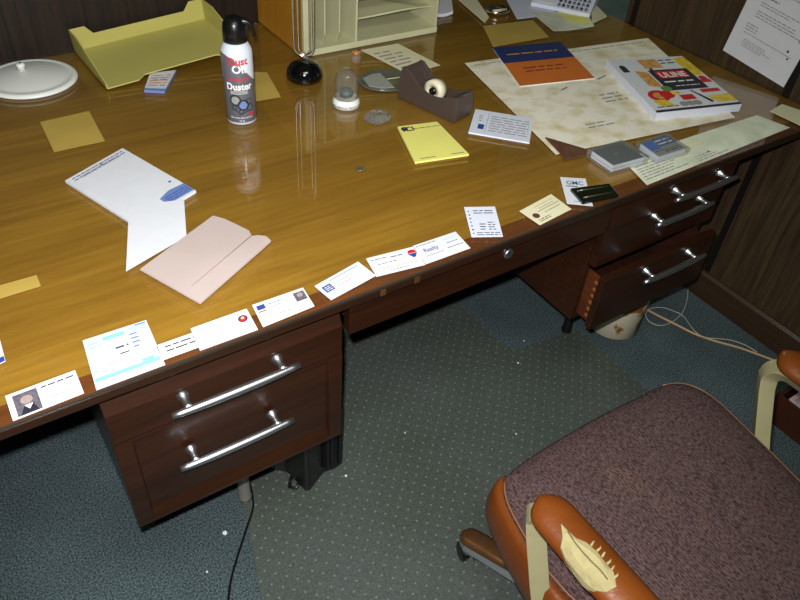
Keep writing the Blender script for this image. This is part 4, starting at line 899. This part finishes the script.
# ------------------------------------------------------------------ office chair
ch = thing('office_chair', 'office armchair with purple-brown woven seat, orange leather trim and cream metal arms', 'chair', (.845, -.60, 0))
XC = .845
outline = [(.612, -.305), (.66, -.296), (.74, -.291), (.88, -.289), (.99, -.294), (1.06, -.297), (1.108, -.311), (1.136, -.341), (1.146, -.39), (1.137, -.474), (1.127, -.552), (1.113, -.64), (1.098, -.74), (1.075, -.83), (1.04, -.855), (.85, -.86), (.64, -.855), (.61, -.83), (.590, -.74), (.570, -.62), (.556, -.54), (.556, -.47), (.566, -.41), (.578, -.36), (.592, -.33)]
outline = [(p_[0], p_[1]) for p_ in outline]
def dense(pts, n=4): return [(q_.x, q_.y) for q_ in smooth_path([(a, b, 0) for a, b in pts] + [(pts[0][0], pts[0][1], 0)], n)][:-1]
OD = dense(outline); CXY = Vector((.845, -.575))
def ringz(s_, z): return [(CXY.x + (p_[0] - CXY.x) * s_, CXY.y + (p_[1] - CXY.y) * s_, z) for p_ in OD]
mb = MB(); rings = [(.95, .372), (.985, .385), (1.0, .42), (1.0, .452), (.992, .4615), (.96, .470), (.88, .478), (.7, .486), (.45, .491), (.2, .493)]
k = len(OD); vs = []
for s_, z in rings: vs += ringz(s_, z)
vs.append((CXY.x, CXY.y, .4935)); fs = []
for i in range(len(rings) - 1):
    for j in range(k): fs.append((i * k + j, i * k + (j + 1) % k, (i + 1) * k + (j + 1) % k, (i + 1) * k + j))
for j in range(k): fs.append(((len(rings) - 1) * k + j, (len(rings) - 1) * k + (j + 1) % k, len(vs) - 1))
fs.append(tuple(range(k))[::-1]); mb.add(vs, fs, 0, True); seat = mb.build('seat', FABRIC, ch)
pp_ = [q_ for q_ in ringz(.996, .4605)]
i_s = min(range(len(pp_)), key=lambda i: (pp_[i][0] - 1.075) ** 2 + (pp_[i][1] + .30) ** 2); i_e = min(range(len(pp_)), key=lambda i: (pp_[i][0] - .605) ** 2 + (pp_[i][1] + .31) ** 2)
pp_ = (pp_ + pp_)[i_s:(i_e if i_e > i_s else i_e + len(pp_)) + 1]
MB().tube(pp_, .0017, 8).build('piping', PIPING, seat)
# leather side bands bulging outwards
def side_band(sgn):
    path = [(.622, -.299), (.606, -.307), (.588, -.33), (.575, -.37), (.564, -.41), (.554, -.47), (.547, -.54), (.560, -.62), (.580, -.74), (.60, -.83)]
    if sgn > 0: path = [(1.112, -.308), (1.130, -.322), (1.142, -.35), (1.149, -.39), (1.144, -.45), (1.136, -.52), (1.126, -.60), (1.112, -.70), (1.098, -.78), (1.08, -.83)]
    P = smooth_path([(a, b, 0) for a, b in path], 4); n = len(P); mb = MB(); vs = []; prof = [(-.012, .452), (.006, .452), (.013, .44), (.019, .41), (.019, .375), (.010, .345), (-.012, .34)]
    if sgn > 0: prof = [(-.012, .448), (.0, .448), (.004, .44), (.008, .41), (.008, .375), (.004, .345), (-.012, .34)]
    for i, q_ in enumerate(P):
        T_ = (P[min(i + 1, n - 1)] - P[max(i - 1, 0)]).normalized(); N_ = Vector((T_.y, -T_.x, 0)) * (1 if sgn < 0 else -1)
        env = min(1, i / 5) ** .6 if i < 5 else 1
        for a, z in prof:
            q2 = q_ + N_ * (a * (env if a > 0 else 1)); vs.append((q2.x, q2.y, z))
    m_ = len(prof); fs = [(i * m_ + j, i * m_ + (j + 1) % m_, (i + 1) * m_ + (j + 1) % m_, (i + 1) * m_ + j) for i in range(n - 1) for j in range(m_)]
    fs += [tuple(range(m_))[::-1], tuple(range((n - 1) * m_, n * m_))]
    return mb.add(vs, fs, 0, True).build('leather_side', LEATHER, ch)
side_band(-1); side_band(1)
# pan under the cushion
MB().prism([(CXY.x + (p_[0] - CXY.x) * .93, CXY.y + (p_[1] - CXY.y) * .93) for p_ in OD[::2]], .325, .374).build('seat_pan', BLACKP, ch)
# backrest (behind the picture's lower edge)
mb = MB()
def bkp(a, b): x = XC + (a - .5) * .46; z = .54 + b * .34; return x, z
def backfront(a, b): x, z = bkp(a, b); return (x, -.90 - .09 * b - .03 * (1 - (2 * a - 1) ** 2) * .5 + .03 * (1 - (2 * b - 1) ** 4) * (1 - (2 * a - 1) ** 4), z)
def backback(a, b): x, z = bkp(a, b); return (x, -.955 - .09 * b, z)
mb.grid(backfront, 12, 12); mb.grid(backback, 12, 12)
for i in range(12):
    for e in (lambda s_: (s_, 0), lambda s_: (s_, 1), lambda s_: (0, s_), lambda s_: (1, s_)):
        a, b = e(i / 12), e((i + 1) / 12); mb.add([backfront(*a), backfront(*b), backback(*b), backback(*a)], [(0, 1, 2, 3)])
mb.build('backrest', FABRIC, ch, bevel=.004)
MB().tube([(XC, -.80, .35), (XC, -.90, .36), (XC, -.96, .42), (XC, -.985, .62)], .02, flat=(.07, .012), upv=(0, -1, .2)).build('back_support', CREAMM, ch)
# arms
def arm(x, sgn, torn):
    yb = -.447; path = [(x - sgn * .13, yb - .11, .318), (x - sgn * .02, yb - .10, .318), (x - sgn * .004, yb - .094, .33), (x, yb - .086, .35), (x, yb - .045, .45), (x, yb - .008, .55)]
    for i in range(0, 9): a = math.pi / 2 * i / 8; path.append((x, yb - .042 * (1 - math.cos(a)), .577 + .042 * math.sin(a)))
    path += [(x, -.62, .619), (x, -.80, .619)]
    fr = MB().tube(path, .01, flat=(.030, .034), upv=None).build('arm_frame', CREAMM, ch, bevel=.003)
    # pad: rounded bar with domed top
    y0, y1 = -.452, -.83; n = 24; mb = MB(); vs = []; hw_ = .038; zb = .634; ht = .022
    xc_ = x + sgn * (.018 if sgn < 0 else -.016)
    segs = 14
    for i in range(n + 1):
        t_ = i / n; y = y0 + (y1 - y0) * t_
        t_ = t_ ** 1.6; y = y0 + (y1 - y0) * t_; e = min(1, t_ * 10); e = max(.25, math.sqrt(max(0, 1 - (1 - e) ** 2))); e2 = min(1, (1 - t_) * 9); e *= math.sqrt(max(0, 1 - (1 - e2) ** 2)); e = max(e, .03)
        for j in range(segs):
            a = 2 * math.pi * j / segs; vs.append((xc_ + hw_ * e * math.cos(a) * (1 if abs(math.cos(a)) > .1 else 1), y, zb + .018 + (ht if math.sin(a) > 0 else .016) * (.5 + .5 * e) * math.sin(a)))
    fs = [(i * segs + j, i * segs + (j + 1) % segs, (i + 1) * segs + (j + 1) % segs, (i + 1) * segs + j) for i in range(n) for j in range(segs)] + [tuple(range(segs))[::-1], tuple(range(n * segs, (n + 1) * segs))]
    pad = mb.add(vs, fs, 0, True).build('arm_pad', LEATHER, ch)
    if torn:
        # torn opening in the leather with the foam bulging through
        px_ = [(560, 527), (566, 533), (575, 540), (585, 547), (596, 556), (605, 566), (612, 577), (615, 588), (606, 592), (596, 589), (585, 579), (575, 566), (567, 556), (561, 546), (562, 538)]
        c0 = at(588, 562, .672); top = []; mid = []; bot = []
        for i, q_ in enumerate(px_):
            jig = random.uniform(-.0022, .0022); w_ = at(q_[0], q_[1], .668); d_ = (c0 - w_); d_.z = 0
            dx = abs(w_.x - xc_) / hw_; zs = zb + .018 + ht * math.sqrt(max(0, 1 - min(dx, .97) ** 2))
            bot.append((w_.x, w_.y, zs - .008)); mid.append((w_.x + jig, w_.y + jig, zs + .003))
            w2 = w_ + d_ * .35; dx = abs(w2.x - xc_) / hw_; zs2 = zb + .018 + ht * math.sqrt(max(0, 1 - min(dx, .97) ** 2)); top.append((w2.x, w2.y, zs2 + .006))
        kk = len(px_); zc = zb + .018 + ht + .004; dxc = abs(c0.x - xc_) / hw_; zc = zb + .018 + ht * math.sqrt(max(0, 1 - min(dxc, .97) ** 2)) + .004
        vs = bot + mid + top + [(c0.x, c0.y, zc)]
        fs = [(r_i * kk + j, r_i * kk + (j + 1) % kk, (r_i + 1) * kk + (j + 1) % kk, (r_i + 1) * kk + j) for r_i in range(2) for j in range(kk)] + [(2 * kk + j, 2 * kk + (j + 1) % kk, 3 * kk) for j in range(kk)] + [tuple(range(kk))[::-1]]
        fo = MB().add(vs, fs, 0, False).build('exposed_foam', FOAM, pad); fo['label'] = 'cream foam showing through torn leather'
        sl = []
        for q_ in [(564, 532), (571, 543), (580, 554), (590, 565), (600, 575), (608, 585)]:
            w_ = at(q_[0], q_[1], .668); w_ = w_.lerp(Vector((c0.x, c0.y, w_.z)), .1); dx = abs(w_.x - xc_) / hw_
            sl.append((w_.x, w_.y, zb + .018 + ht * math.sqrt(max(0, 1 - min(dx, .97) ** 2)) + .0065))
        MB().tube(sl, .0011, 6).build('tear_crease', mat('dark_foam_crease', rgb(96, 84, 54), .9), fo)
        for i, q_ in enumerate([(590, 548), (596, 553), (601, 559), (606, 566), (610, 573), (613, 580)]):
            w_ = at(q_[0], q_[1], .670); dx = abs(w_.x - xc_) / hw_; z_ = zb + .018 + ht * math.sqrt(max(0, 1 - min(dx, .97) ** 2))
            MB().tube([(w_.x, w_.y, z_ + .001), (w_.x + .006, w_.y + .002 - .002 * (i % 2), z_ + .004), (w_.x + .011, w_.y + .003, z_ + .003)], [.0022, .0016, .0004], 6).build('foam_thread', FOAM, fo)
    return fr
arm(.539, -1, True); arm(1.172, 1, False)
# base: column, five legs with casters
BC = Vector((.815, -.63, 0))
MB().lathe([(.035, .09), (.035, .14), (.02, .15), (.02, .27), (.03, .275), (.03, .326)], BC.x, BC.y, 0, 24).build('column', CHROME, ch)
for k_ in range(4):
    a = math.radians(113 + 90 * k_); d_ = Vector((math.cos(a), math.sin(a), 0)); s_ = Vector((-d_.y, d_.x, 0)); R_ = .448
    mb = MB(); stations = [(.02, .030, .080, .135), (.15, .027, .077, .126), (.30, .024, .074, .116), (R_ - .012, .022, .071, .105), (R_, .016, .073, .102), (R_ + .008, .006, .077, .099)]; vs = []
    for r, hw_, z0, z1 in stations:
        c_ = BC + d_ * r; vs += [tuple(c_ + s_ * hw_ + Vector((0, 0, z0))), tuple(c_ - s_ * hw_ + Vector((0, 0, z0))), tuple(c_ - s_ * hw_ + Vector((0, 0, z1))), tuple(c_ + s_ * hw_ + Vector((0, 0, z1)))]
    ns = len(stations); fs = []
    mi_ = []
    for i in range(ns - 1):
        for j in range(4): fs.append((i * 4 + j, i * 4 + (j + 1) % 4, (i + 1) * 4 + (j + 1) % 4, (i + 1) * 4 + j))
    fs += [(3, 2, 1, 0), tuple(range((ns - 1) * 4, ns * 4))]
    mb.add(vs, fs); lg = mb.build('base_leg', CHROME, ch, bevel=.003)
    vs2 = []
    for r, hw_, z0, z1 in stations:
        c_ = BC + d_ * r; w_ = hw_ + .002
        for q_, zz in ((w_, z1 - .006), (w_, z1 + .003), (w_ * .5, z1 + .008), (-w_ * .5, z1 + .008), (-w_, z1 + .003), (-w_, z1 - .006)): vs2.append(tuple(c_ + s_ * q_ + Vector((0, 0, zz))))
    fs2 = [(i * 6 + j, i * 6 + (j + 1) % 6, (i + 1) * 6 + (j + 1) % 6, (i + 1) * 6 + j) for i in range(ns - 1) for j in range(6)] + [(5, 4, 3, 2, 1, 0), tuple(range((ns - 1) * 6, ns * 6))]
    MB().add(vs2, fs2, 0, True).build('leg_cap', BRASSY, lg)
    cp = BC + d_ * (R_ - .018); zf = .0035
    mb = MB(); mb.tube([cp + Vector((0, 0, .073)), cp + Vector((0, 0, .052)), cp + Vector((0, 0, .05))], [.006, .006, .015], 12)
    wa = Vector((math.cos(a + .9), math.sin(a + .9), 0)); wc = cp - Vector((-wa.y, wa.x, 0)) * .012
    hood = []
    for i in range(9): b_ = math.pi * i / 8; hood.append(wc + Vector((-wa.y, wa.x, 0)) * (.0265 * math.cos(b_)) + Vector((0, 0, .028 + .0265 * math.sin(b_))))
    mb.tube(hood, .01, flat=(.03, .003), upv=None); cst = mb.build('caster', CHROMEB, ch)
    mb = MB()
    for s1 in (-1, 1):
        w0 = wc + wa * (s1 * .005) + Vector((0, 0, .0232 + zf - .0035 + .0035)); w1 = wc + wa * (s1 * .015) + Vector((0, 0, .0267))
        mb.tube([wc + wa * (s1 * .004) + Vector((0, 0, .0267)), wc + wa * (s1 * .006) + Vector((0, 0, .0267)), wc + wa * (s1 * .014) + Vector((0, 0, .0267)), wc + wa * (s1 * .016) + Vector((0, 0, .0267))], [.019, .0232, .0232, .019], 24)
    mb.build('wheel', BLACKP, cst)

for o in bpy.data.objects:
    if '_o' in o: del o['_o']
